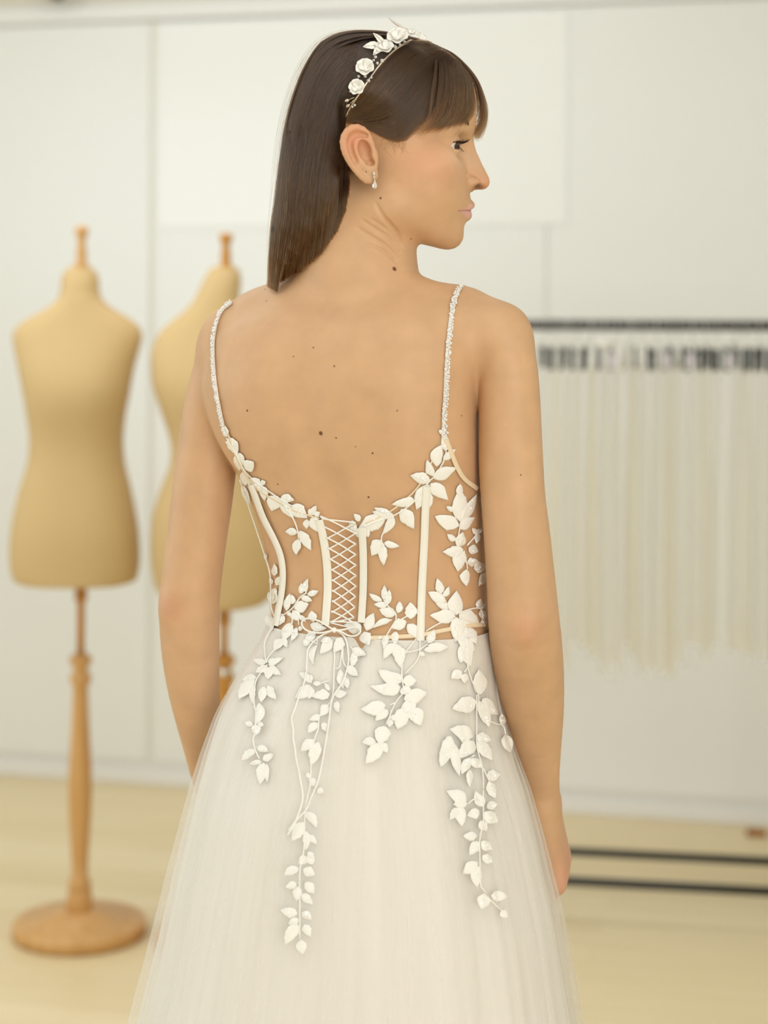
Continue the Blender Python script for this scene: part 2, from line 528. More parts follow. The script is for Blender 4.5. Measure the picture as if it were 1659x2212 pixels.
def arm_pts(A):
    A = np.array(A, float)
    pts = [W(x, y, D) for x, y, r, D in A]
    rad = [r * D / F for x, y, r, D in A]
    # dense smooth chain
    S = spline(np.column_stack([np.array(pts), rad]), 40)
    return S[:, :3], S[:, 3]
PR, RR = arm_pts(ARM_R)
PL, RL = arm_pts(ARM_L)

# head: measured on the profile; w is the distance from the middle plane in px (towards us)
def hp(u, v, w=0.0):
    p = W(u, v, YH - w * SH)
    return p
def rot_in_plane(deg):
    """rotation in the picture plane of the head (u to the right, v down)"""
    t = math.radians(deg); c, s = math.cos(t), math.sin(t)
    return ((c, 0, -s), (0, 1, 0), (s, 0, c))
PROFILE = [(1028, 60), (1030, 215), (1029, 235), (1028, 252), (1027.5, 266), (1026, 278), (1023.5, 290), (1023, 299), (1024.5, 312), (1029, 329.5), (1036, 344), (1042, 357),
           (1050, 371), (1056.5, 383), (1059, 393), (1057.5, 401), (1052, 408), (1042, 411.5), (1030, 413.5), (1023.5, 420), (1021.5, 429), (1024, 434.5), (1027.6, 440), (1027, 446),
           (1023, 450.5), (1018, 454.5), (1020, 459), (1021, 463.5), (1020.5, 470), (1015, 477), (1006, 485), (1003, 491), (1001.5, 498), (1001.5, 507), (1000, 518), (993, 530),
           (982, 537), (968, 539.5), (950, 537), (925, 532), (902, 529.5), (890, 532), (879, 538), (871, 545), (866, 556), (864, 575),
           (700, 700), (300, 700), (300, -100), (1028, -100)]
def poly_sdf2(PX, PZ, poly):
    """exact 2D signed distance to a closed polygon, PX (n), PZ (m) -> (n, m)"""
    X, Z = PX[:, None], PZ[None, :]
    d = np.full((len(PX), len(PZ)), 1e9); inside = np.zeros(d.shape, bool)
    n = len(poly)
    for i in range(n):
        a = poly[i]; b = poly[(i + 1) % n]
        e = b - a
        wx, wz = X - a[0], Z - a[1]
        h = np.clip((wx * e[0] + wz * e[1]) / (e[0]**2 + e[1]**2 + 1e-15), 0, 1)
        d = np.minimum(d, (wx - h * e[0])**2 + (wz - h * e[1])**2)
        c = ((a[1] > Z) != (b[1] > Z)) & (X < (b[0] - a[0]) * (Z - a[1]) / (b[1] - a[1] + 1e-15) + a[0])
        inside ^= c
    return np.where(inside, -np.sqrt(d), np.sqrt(d))
PROF_W = np.array([W(u, v, YH)[[0, 2]] for u, v in PROFILE])

EYE_U, EYE_V, EYE_Wd, EYE_R = 968.0, 313.0, 66.0, 25.5
def f_head(Pf):
    """Pf is folded onto the near side (Y <= YH), so every term is mirrored"""
    px = SH
    c = lambda u, v, w=0: hp(u, v, w)
    d = f_ell(Pf, c(842, 232), (190 * px, 147 * px, 150 * px))
    d = smin(d, f_ell(Pf, c(885, 376), (118 * px, 131 * px, 146 * px)), 30 * px)
    d = smin(d, f_ell(Pf, c(925, 405, 52), (62 * px, 62 * px, 74 * px)), 34 * px)
    d = smin(d, f_ell(Pf, c(948, 418, 20), (64 * px, 66 * px, 92 * px)), 22 * px)      # front of the face
    d = smin(d, f_cone(Pf, c(856, 452, 84), c(965, 505, 18), 30 * px, 32 * px), 40 * px)  # jaw
    d = smin(d, f_ell(Pf, c(968, 508), (35 * px, 36 * px, 32 * px)), 14 * px)          # chin
    d = smin(d, f_ell(Pf, c(972, 448), (46 * px, 52 * px, 40 * px)), 18 * px)          # mouth mound
    d = smin(d, f_ell(Pf, c(930, 350, 84), (50 * px, 34 * px, 34 * px)), 34 * px)      # cheekbone
    d = smin(d, f_cone(Pf, c(1003, 272, 12), c(966, 280, 82), 20 * px, 14 * px), 30 * px)   # brow
    # eye socket and lids
    e = hp(EYE_U, EYE_V, EYE_Wd)
    d = smax(d, -f_ell(Pf, hp(999, 315, 60), (24 * px, 30 * px, 21 * px)), 22 * px)
    lid = f_ell(Pf, e, (28.5 * px, 28.5 * px, 28.5 * px))
    d = smin(d, lid, 5 * px)
    ap = f_ell(Pf, hp(988, 315.5, 70), (27 * px, 27 * px, 8.0 * px), rot_in_plane(-6))
    d = smax(d, -ap, 2.0 * px)
    # crease of the upper lid
    for q in range(5):
        a0 = math.radians(-50 + 22 * q); a1 = math.radians(-50 + 22 * (q + 1))
        pa = e + np.array([28 * px * math.cos(a0), -28 * px * math.sin(a0) * 1.0, 15 * px])
        pb = e + np.array([28 * px * math.cos(a1), -28 * px * math.sin(a1) * 1.0, 15 * px])
        d = smax(d, -f_cone(Pf, pa, pb, 1.6 * px, 1.6 * px), 3 * px)
    # nose
    n = f_cone(Pf, c(1006, 290), c(1024, 340), 13 * px, 14 * px)
    n = smin(n, f_cone(Pf, c(1024, 340), c(1041, 392), 14 * px, 18.5 * px), 10 * px)
    n = smin(n, f_ell(Pf, hp(1020, 396, 26), (19 * px, 15 * px, 14.5 * px), rot_in_plane(8)), 7 * px)
    n = smin(n, f_cone(Pf, c(1000, 300), c(1012, 392), 15 * px, 22 * px), 12 * px)
    d = smin(d, n, 11 * px)
    d = smax(d, -f_chain(Pf, [hp(1012, 376, 38), hp(1001, 386, 45), hp(1000, 400, 46), hp(1005, 410, 40)], [2.5 * px, 4 * px, 4.5 * px, 2 * px], 3 * px), 6 * px)   # wing groove
    d = smax(d, -f_ell(Pf, hp(1034, 404, 26), (10.5 * px, 14 * px, 5.6 * px), rot_in_plane(-10)), 2.5 * px)   # nostril
    d = smax(d, -f_cone(Pf, c(1030, 420), c(1029, 436), 4 * px, 4 * px), 5 * px)      # philtrum
    # lips
    d = smin(d, f_chain(Pf, [c(1016, 444, 4), hp(1011, 446, 24), hp(993, 453, 48)], [11 * px, 9 * px, 4 * px], 4 * px), 5 * px)
    d = smin(d, f_chain(Pf, [c(1009, 465, 0), hp(1004, 465, 22), hp(993, 457, 46)], [12 * px, 10 * px, 4 * px], 4 * px), 6 * px)
    d = smax(d, -f_chain(Pf, [c(1022, 454.5, 0), hp(1013, 455, 25), hp(991, 455, 52)], [2.2 * px, 2.0 * px, 1.9 * px], 3 * px), 2.6 * px)
    return d

def f_ear(P):
    px = SH
    w0 = 146.0
    def q(u, v, w): return hp(u, v, w)
    # helix rim, from the front crus up over the top, down the back to the lobe
    rim = [(795, 334, w0 - 4), (803, 318, w0 - 2), (797, 296, w0 + 2), (785, 281, w0 + 8), (767, 275, w0 + 15), (750, 284, w0 + 21), (742, 302, w0 + 24), (744, 322, w0 + 23), (753, 344, w0 + 18), (766, 364, w0 + 13), (779, 380, w0 + 9), (791, 391, w0 + 3), (802, 393, w0 - 2)]
    R = spline(np.array(rim), 20)
    d = f_chain(P, [q(*p) for p in R], [5.2 * px + 2.4 * px * math.sin(math.pi * i / 19) for i in range(20)], 3 * px)
    # plate
    Rp = rot_in_plane(-27)
    d = smin(d, f_ell(P, q(780, 325, w0 - 2), (30 * px, 15 * px, 55 * px), Rp), 5 * px)
    d = smin(d, f_cone(P, q(760, 300, w0 + 13), q(785, 360, w0 + 2), 7 * px, 8 * px), 8 * px)
    d = smin(d, f_ell(P, q(768, 318, w0 + 10), (25 * px, 9 * px, 44 * px), rot_in_plane(-22)), 5 * px)
    d = smin(d, f_cone(P, q(768, 352, w0 + 5), q(796, 378, w0 - 4), 8 * px, 9 * px), 8 * px)
    # antihelix
    A = spline(np.array([(782, 297, w0 + 8), (769, 310, w0 + 14), (765, 328, w0 + 15), (772, 348, w0 + 11), (785, 360, w0 + 8)]), 9)
    d = smin(d, f_chain(P, [q(*p) for p in A], [4.5 * px] * 9, 3 * px), 5 * px)
    # hollow between helix and antihelix, and the concha
    Sx = spline(np.array([(790, 293, w0 + 8), (770, 291, w0 + 16), (757, 304, w0 + 20), (758, 326, w0 + 19.5), (768, 350, w0 + 16)]), 9)
    d = smax(d, -f_chain(P, [q(*p) for p in Sx], [5 * px] * 9, 2 * px), 5 * px)
    d = smax(d, -f_ell(P, q(788, 326, w0 + 9), (14 * px, 18 * px, 24 * px), rot_in_plane(-18)), 5 * px)
    d = smax(d, -f_ell(P, q(799, 350, w0 + 4), (9.5 * px, 14 * px, 11 * px), rot_in_plane(-30)), 5 * px)
    # tragus, antitragus, lobe
    d = smin(d, f_ell(P, q(808, 336, w0 - 6), (8 * px, 10 * px, 13 * px)), 6 * px)
    d = smin(d, f_ell(P, q(797, 366, w0 + 2), (13 * px, 7 * px, 8 * px), rot_in_plane(20)), 6 * px)
    d = smin(d, f_ell(P, q(801, 378, w0 - 2), (16 * px, 8.5 * px, 16 * px)), 6 * px)
    return d

FOLDS = [([(772, 492), (800, 510), (835, 532), (862, 560)], 1.7), ([(783, 476), (810, 494), (840, 514), (866, 548)], 1.4), ([(802, 474), (822, 486), (845, 504), (862, 528)], 1.2),
         ([(790, 527), (812, 533), (835, 546), (856, 566)], 1.3), ([(812, 440), (826, 466), (844, 488), (858, 505), (867, 530)], 3.6)]

# ---- grid (finer where the head is)
def axis(*segs):
    out = []
    for a, b, h in segs:
        out.append(np.linspace(a, b, max(2, int(round((b - a) / h)) + 1))[:-1])
    out.append([segs[-1][1]])
    return np.concatenate(out)
xh0, xh1 = W(640, 300, YH)[0], W(1066, 300, YH)[0]
zh0, zh1 = W(800, 600, YH)[2], W(800, 70, YH)[2]
HR = 0.0012
GX = axis((-0.30, xh0, .0032), (xh0, xh1, HR), (xh1, 0.24, .0032))
GY = axis((1.70, YH - .088, .0026), (YH - .088, YH + .082, HR), (YH + .082, 2.06, .0032))
GZ = axis((0.0, .55, .012), (.55, 0.78, .007), (.78, zh0, .0032), (zh0, zh1, HR), (zh1, zh1 + .012, .003))

def surface_nets(D, xs, ys, zs, smooth=2):
    S = D < 0
    cnt = np.zeros(tuple(n - 1 for n in D.shape), np.uint8)
    sh = [(i, j, k) for i in (0, 1) for j in (0, 1) for k in (0, 1)]
    nx, ny, nz = D.shape
    for i, j, k in sh:
        cnt += S[i:nx - 1 + i, j:ny - 1 + j, k:nz - 1 + k]
    act = (cnt > 0) & (cnt < 8)
    I = np.argwhere(act)
    ids = np.full(act.shape, -1, np.int32)
    ids[act] = np.arange(len(I), dtype=np.int32)
    dv = {s: D[I[:, 0] + s[0], I[:, 1] + s[1], I[:, 2] + s[2]].astype(np.float64) for s in sh}
    acc = np.zeros((len(I), 3)); c = np.zeros(len(I))
    for s in sh:
        for ax in range(3):
            if s[ax] == 0:
                t = list(s); t[ax] = 1; t = tuple(t)
                d0, d1 = dv[s], dv[t]
                m = (d0 < 0) != (d1 < 0)
                f = np.where(m, d0 / np.where(m, d0 - d1, 1), 0)
                p = np.array(s, float)[None, :].repeat(len(I), 0); p[:, ax] = f
                acc += p * m[:, None]; c += m
    acc /= c[:, None]
    V = np.stack([a[I[:, i]] + acc[:, i] * (a[I[:, i] + 1] - a[I[:, i]]) for i, a in enumerate((xs, ys, zs))], -1)
    Q = []
    for ax in range(3):
        o1, o2 = [(1, 2), (2, 0), (0, 1)][ax]
        sl0 = [slice(1, -1)] * 3; sl1 = [slice(1, -1)] * 3
        sl0[ax] = slice(0, -1); sl1[ax] = slice(1, None)
        A, B = S[tuple(sl0)], S[tuple(sl1)]
        E = np.argwhere(A != B)
        if not len(E): continue
        ins = A[E[:, 0], E[:, 1], E[:, 2]]
        off = np.array([1, 1, 1]); off[ax] = 0
        E = E + off
        def cell(a, b):
            q = E.copy(); q[:, o1] -= a; q[:, o2] -= b
            return ids[q[:, 0], q[:, 1], q[:, 2]]
        q = np.stack([cell(1, 1), cell(0, 1), cell(0, 0), cell(1, 0)], -1)
        q[~ins] = q[~ins][:, ::-1]
        Q.append(q)
    Q = np.concatenate(Q)
    Q = Q[(Q >= 0).all(1)]
    for _ in range(smooth):
        s = np.zeros_like(V); n = np.zeros(len(V))
        for a, b in ((0, 1), (1, 2), (2, 3), (3, 0)):
            for k in range(3):
                s[:, k] += np.bincount(Q[:, a], V[Q[:, b], k], len(V)) + np.bincount(Q[:, b], V[Q[:, a], k], len(V))
            n += np.bincount(Q[:, a], minlength=len(V)) + np.bincount(Q[:, b], minlength=len(V))
        V = V * 0.5 + 0.5 * s / np.maximum(n, 1)[:, None]
    return V, Q

class Field:
    def __init__(s, xs, ys, zs):
        s.xs, s.ys, s.zs = xs, ys, zs
        s.D = np.full((len(xs), len(ys), len(zs)), 0.08, np.float32)
    def sl(s, lo, hi):
        r = []
        for a, l, h in zip((s.xs, s.ys, s.zs), lo, hi):
            i0 = max(0, np.searchsorted(a, l) - 1); i1 = min(len(a), np.searchsorted(a, h) + 1)
            r.append(slice(i0, i1))
        return tuple(r)
    def P(s, q):
        return (s.xs[q[0]][:, None, None], s.ys[q[1]][None, :, None], s.zs[q[2]][None, None, :])
    def add(s, lo, hi, fn, k, sub=False):
        q = s.sl(lo, hi)
        if any(x.stop - x.start < 1 for x in q): return
        P = s.P(q)
        d = fn(P)
        kk = k(P) if callable(k) else k
        s.D[q] = (smax(s.D[q], -d, kk) if sub else smin(s.D[q], d, kk)).astype(np.float32)
    def cone(s, a, b, ra, rb, k, sub=False):
        m = max(ra, rb) + .042
        a = np.asarray(a); b = np.asarray(b)
        s.add(np.minimum(a, b) - m, np.maximum(a, b) + m, lambda P: f_cone(P, a, b, ra, rb), k, sub)
    def chain(s, pts, rad, k, sub=False):
        for i in range(len(pts) - 1):
            s.cone(pts[i], pts[i + 1], rad[i], rad[i + 1], k, sub)

def hand_bones(wrist, dirv, side, palm_n, L_=0.085, curl=1.0):
    """palm plate and five bent fingers. dirv: wrist to knuckles; side: towards the thumb; palm_n: out of the palm"""
    d = np.asarray(dirv, float); d /= np.linalg.norm(d)
    n = np.asarray(palm_n, float); n -= d * n.dot(d); n /= np.linalg.norm(n)
    s = np.cross(d, n); s /= np.linalg.norm(s)
    if s.dot(np.asarray(side)) < 0: s = -s
    out = []
    w = np.asarray(wrist, float)
    for t, r0, r1 in ((-.024, .0125, .011), (-.008, .0135, .0115), (.008, .0135, .0115), (.024, .0125, .011)):
        out.append(([w + s * t * .55, w + d * L_ + s * t], [r0, r1], .012))
    for t, ln, sp in ((.026, 1.0, .06), (.0085, 1.1, .01), (-.009, 1.02, -.04), (-.0255, .82, -.09)):
        p = w + d * (L_ - .004 - abs(t) * .12) + s * t
        ang = 0.45 * curl
        pts = [p]; rad = [.0095]
        dd = d + s * sp; dd /= np.linalg.norm(dd)
        for j, (l, da, r) in enumerate(((.040, .35, .0085), (.025, .5, .0078), (.020, .4, .0066))):
            v = dd * math.cos(ang) + n * math.sin(ang)
            pts.append(pts[-1] + v * l * ln); rad.append(r)
            ang += da * curl
        out.append((pts, rad, .004))
    p = w + d * .018 + s * .02 + n * .004
    v1 = d * .72 + s * .55 + n * .4; v1 /= np.linalg.norm(v1)
    v2 = d * .93 + s * .1 + n * .35; v2 /= np.linalg.norm(v2)
    out.append(([p, p + v1 * .042, p + v1 * .042 + v2 * .030, p + v1 * .042 + v2 * .030 + (v2 + n * .15) * .022], [.013, .0105, .0092, .0075], .006))
    return out

def build_body():
    G = Field(GX, GY, GZ)
    lo = (-.34, 1.70, TZ[0] - .06); hi = (.30, 2.06, TZ[-1] + .06)
    G.add(lo, hi, f_torso, 0.01)
    # shoulder girdle and neck
    k_sh = 0.030
    nk = W(768, 566, YH)
    sr, sl_ = PR[0], PL[0]
    G.cone(W(800, 634, 1.852), W(1000, 692, 1.828), .035, .027, .03)
    G.cone(W(720, 618, 1.868), W(560, 694, 1.895), .034, .026, .03)
    G.cone(W(1000, 692, 1.828), sr, .027, RR[0] * .98, k_sh)
    G.cone(W(560, 694, 1.895), sl_, .026, RL[0] * .98, k_sh)
    def k_arm(P):
        return np.interp(P[2], [W(0, 900, 1.85)[2], W(0, 820, 1.85)[2], W(0, 740, 1.85)[2]], [.0035, .007, .022]) + 0 * P[0]
    A_ = Field(GX, GY, GZ)
    for PP, RA in ((PR, RR), (PL, RL)):
        for i in range(len(PP) - 1):
            A_.cone(PP[i], PP[i + 1], RA[i], RA[i + 1], .0015)
    G.D = smin(G.D, A_.D, k_arm((0 * GX[:, None, None], None, GZ[None, None, :])).astype(np.float32)).astype(np.float32)
    del A_
    # elbows
    for (u, v, D, r) in ((1137, 1358, 1.778, 15), (372, 1312, 1.902, 15)):
        G.cone(W(u, v - 8, D), W(u, v + 10, D), r * D / F, r * D / F, .018)
    # neck
    G.cone(W(764, 590, 1.862), W(778, 470, 1.868), .054, .049, .022)
    G.cone(W(858, 572, 1.868), W(835, 440, 1.83), .012, .022, .03)          # muscle from behind the ear to the collarbone
    # hips, legs, feet (under the skirt)
    for sx in (1, -1):
        hip = torso_pt(sx * .06, 0, W(0, 1640, YT)[2]); kn = torso_pt(sx * .075, -.01, .78); kn[2] = .46
        an = kn.copy(); an[2] = .09; an[1] += .02
        toe = an + np.array([sph * .13, cph * .13, -.065])
        G.chain([hip, kn, an, toe], [.058, .05, .034, .025], .02)
        G.cone(an, an + np.array([0, -.02, -.055]), .034, .03, .02)
    # right hand: back of the hand outwards, little finger side towards us
    wr, wl = PR[-1], PL[-1]
    kn_r = W(1207, 1882, 1.960)
    for pts, rad, k in hand_bones(wr, kn_r - wr, np.array([-.2, 1, 0]), np.array([-1, .25, -.05]), np.linalg.norm(kn_r - wr), 1.15):
        G.chain(pts, rad, k)
    kn_l = wl + np.array([.02, .045, -.075])
    for pts, rad, k in hand_bones(wl, kn_l - wl, np.array([.3, 1, 0]), np.array([1, -.3, 0]), .085, 1.0):
        G.chain(pts, rad, k)
    # head
    H = Field(GX, GY, GZ)
    q = H.sl((xh0, YH - .087, zh0 + .001), (xh1, YH + .081, zh1))
    P = H.P(q)
    Pf = (P[0], YH - np.abs(P[1] - YH), P[2])
    d = f_head(Pf)
    pr = poly_sdf2(GX[q[0]], GZ[q[2]], PROF_W)[:, None, :]
    d = smax(d, pr, 0.0022)
    e = f_ear(Pf)
    d = smin(d, e, .004)
    G.D[q] = smin(G.D[q], d, .012 + 0 * P[2]).astype(np.float32)
    # folds of the turned neck
    for pl, r in FOLDS:
        S = spline(np.array(pl, float), 22)
        pts = []
        for (u, v) in S:
            # find the surface along the view ray
            ys = np.linspace(1.76, 1.87, 400)
            R = np.array([W(u, v, y) for y in ys])
            ii = [np.clip(np.searchsorted(a, R[:, k]), 0, len(a) - 1) for k, a in enumerate((GX, GY, GZ))]
            dv = G.D[ii[0], ii[1], ii[2]]
            hit = np.argmax(dv < 0) if (dv < 0).any() else int(np.argmin(dv))
            pts.append(R[hit])
        n = len(pts)
        yy = np.array([p[1] for p in pts]); yy = np.polyval(np.polyfit(np.arange(n), yy, 3), np.arange(n)) + .0003
        pts = [W(u, v, y) for (u, v), y in zip(S, yy)]
        G.chain(np.array(pts), [r * SH * (.35 + .65 * math.sin(math.pi * min(1, (i + 1) / n * .8))) * 1.25 for i in range(n)], .0022, sub=True)
    return surface_nets(G.D, GX, GY, GZ, 2)

BV, BQ = build_body()
PBV = project(BV)

# ---- skin colour: tone, make-up and redness of the skin, plus painted mouth-line and nostril shade
def blob(c, r):
    return np.exp(-(((BV - np.asarray(c)) / np.asarray(r))**2).sum(1))
lin = lambda *c: np.array(srgb(*c)[:3])
base = np.tile(lin(208, 166, 127), (len(BV), 1))
def tint(c, r, col, amt):
    global base
    w = np.clip(blob(c, r) * amt, 0, 1)[:, None]
    base = base * (1 - w) + lin(*col) * w
for w in (1, -1):
    tint(hp(930, 350, 112) if w > 0 else hp(930, 350, -112), (.036, .05, .026), (216, 144, 112), .42)
tint(hp(765, 300, 165), (.018, .03, .022), (222, 146, 116), .6)
tint(hp(1045, 396, 10), (.014, .02, .012), (220, 150, 116), .5)
tint(hp(985, 345, 60), (.02, .03, .012), (236, 204, 170), .5)
tint(W(1137, 1360, 1.77), (.016, .03, .018), (206, 142, 110), .4)
tint(W(368, 1312, 1.89), (.016, .04, .018), (206, 142, 112), .45)
tint(W(1215, 1890, 1.95), (.03, .05, .04), (214, 150, 128), .6)
# lips
def lipmask():
    u, v = PBV[:, 0], PBV[:, 1]
    near = (np.abs(BV[:, 1] - YH) < .030) & (BV[:, 0] > W(985, 455, YH)[0])
    top = np.interp(u, [990, 1005, 1016, 1030], [454, 449, 440, 435]); bot = np.interp(u, [990, 1003, 1012, 1030], [456, 465, 473, 479])
    m = np.clip((v - top) / 2.5, 0, 1) * np.clip((bot - v) / 2.5, 0, 1) * np.clip((u - 989) / 4, 0, 1)
    return m * near
lm = lipmask()[:, None]
base = base * (1 - lm) + lin(220, 168, 156) * lm
cl = np.interp(PBV[:, 0], [989, 1005, 1021], [455.5, 454.6, 454.4])  # crease shade between the lips, painted as a dark line
ml = (np.exp(-((PBV[:, 1] - cl) / 1.3)**2) * (np.abs(BV[:, 1] - YH) < .032) * (PBV[:, 0] > 988) * (PBV[:, 0] < 1022) * .75)[:, None]
base = base * (1 - ml) + lin(140, 84, 74) * ml
# shade inside the nostril painted over its reddish interior
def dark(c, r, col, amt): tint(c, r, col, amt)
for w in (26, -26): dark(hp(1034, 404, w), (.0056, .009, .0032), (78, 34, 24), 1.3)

m_skin = new_mat('fair warm skin', srgb(226, 184, 142), 0.52)
def skin_nodes(m):
    nt = m.node_tree; p = nt.nodes['Principled BSDF']
    p.inputs['Subsurface Weight'].default_value = 0.12
    p.inputs['Subsurface Radius'].default_value = (1.0, 0.35, 0.18)
    p.inputs['Subsurface Scale'].default_value = 0.006
    p.inputs['Specular IOR Level'].default_value = 0.35
    at = N(m, 'ShaderNodeAttribute'); at.attribute_name = 'tone'
    tc = N(m, 'ShaderNodeTexCoord')
    no = N(m, 'ShaderNodeTexNoise'); no.inputs['Scale'].default_value = 38; no.inputs['Detail'].default_value = 5
    L(m, tc.outputs['Object'], no.inputs['Vector'])
    hs = N(m, 'ShaderNodeHueSaturation')
    mr = N(m, 'ShaderNodeMapRange'); mr.inputs[1].default_value = .3; mr.inputs[2].default_value = .7; mr.inputs[3].default_value = .94; mr.inputs[4].default_value = 1.05
    L(m, no.outputs[0], mr.inputs[0]); L(m, mr.outputs[0], hs.inputs['Value']); L(m, at.outputs['Color'], hs.inputs['Color'])
    col = hs.outputs[0]
    for (c, r, tone) in MOLES:
        ds = N(m, 'ShaderNodeVectorMath', operation='DISTANCE'); ds.inputs[1].default_value = c
        L(m, tc.outputs['Object'], ds.inputs[0])
        mp = N(m, 'ShaderNodeMapRange'); mp.inputs[1].default_value = r * 1.25; mp.inputs[2].default_value = r * .7; mp.inputs[3].default_value = 0; mp.inputs[4].default_value = .9
        L(m, ds.outputs['Value'], mp.inputs[0])
        mx = N(m, 'ShaderNodeMix', data_type='RGBA'); mx.inputs[7].default_value = tone
        L(m, mp.outputs[0], mx.inputs[0]); L(m, col, mx.inputs[6]); col = mx.outputs[2]
    L(m, col, p.inputs['Base Color'])
    fine = N(m, 'ShaderNodeTexNoise'); fine.inputs['Scale'].default_value = 900; fine.inputs['Detail'].default_value = 3
    L(m, tc.outputs['Object'], fine.inputs['Vector'])
    bp = N(m, 'ShaderNodeBump'); bp.inputs['Strength'].default_value = .12; bp.inputs['Distance'].default_value = .0004
    L(m, fine.outputs[0], bp.inputs['Height']); L(m, bp.outputs[0], p.inputs['Normal'])

bvh_body = BVHTree.FromPolygons(BV.tolist(), BQ.tolist())
EYEPT = Vector((0, 0, HC))
def ray_from_eye(px, py, bvh):
    d = Vector(W(px, py, 1.0)) - EYEPT
    h = bvh.ray_cast(EYEPT, d.normalized())
    return h[0], h[1]
_br, _bk = srgb(96, 48, 28), srgb(120, 74, 48)
MOLES = []
for (u, v, r, tone) in [(693, 936, 4.6, _br), (726, 946, 2, _bk), (805, 979, 2.2, _br), (796, 1074, 2.2, _br), (600, 1046, 2.0, _br), (534, 887, 2.4, _br), (677, 751, 1.8, _bk), (722, 791, 2.2, _bk),
                        (634, 770, 1.6, _bk), (852, 581, 5.0, _br), (822, 428, 2.4, _br), (858, 887, 1.8, _bk), (572, 625, 2.2, _bk), (576, 650, 2, _bk), (888, 516, 2, _bk), (791, 371, 1.6, _bk),
                        (997, 898, 1.8, _bk), (768, 965, 1.4, _bk), (1125, 1026, 1.8, _bk)]:
    h, nrm = ray_from_eye(u, v, bvh_body)
    if h is not None: MOLES.append((tuple(h), r * SH, tone))
skin_nodes(m_skin)

foot = torso_pt(0, 0, 1.0)
person = mk('person', BV, BQ, m_skin, at=(foot[0], foot[1], 0.0))
tag(person, 'woman seen from behind with long brown hair, face turned to the right in profile', 'person')
att = person.data.color_attributes.new('tone', 'FLOAT_COLOR', 'POINT')
att.data.foreach_set('color', np.column_stack([base, np.ones(len(BV))]).astype(np.float32).ravel())
# moles are measured in room coordinates, the mesh origin is at her feet
for n in m_skin.node_tree.nodes:
    if n.type == 'VECT_MATH' and n.operation == 'DISTANCE':
        c = n.inputs[1].default_value
        n.inputs[1].default_value = (c[0] - foot[0], c[1] - foot[1], c[2])
# ------------------------------------------------------------------ eyes, lashes, brows (children of the woman)
m_eye = new_mat('eyeball white', srgb(226, 216, 206), 0.12)
m_iris = new_mat('brown iris', srgb(84, 46, 26), 0.08)
m_pupil = new_mat('black pupil', srgb(8, 6, 6), 0.06)
m_lash = new_mat('dark lashes', srgb(34, 22, 18), 0.6)
m_brow = new_mat('brown eyebrow hair', srgb(92, 62, 42), 0.6)

def cap_patch(c, r, axis, a0, a1, seg=24, rings=8):
    axis = np.asarray(axis, float); axis /= np.linalg.norm(axis)
    A = np.cross(axis, [0, 0, 1.0]); A /= np.linalg.norm(A); B = np.cross(axis, A)
    V, Fc = [], []
    for i in range(rings + 1):
        t = a0 + (a1 - a0) * i / rings
        for k in range(seg):
            p = 2 * math.pi * k / seg
            V.append(np.asarray(c) + r * (math.cos(t) * axis + math.sin(t) * (math.cos(p) * A + math.sin(p) * B)))
    for i in range(rings):
        for k in range(seg):
            Fc.append([i * seg + k, i * seg + (k + 1) % seg, (i + 1) * seg + (k + 1) % seg, (i + 1) * seg + k])
    if a0 == 0: pass
    return V, Fc

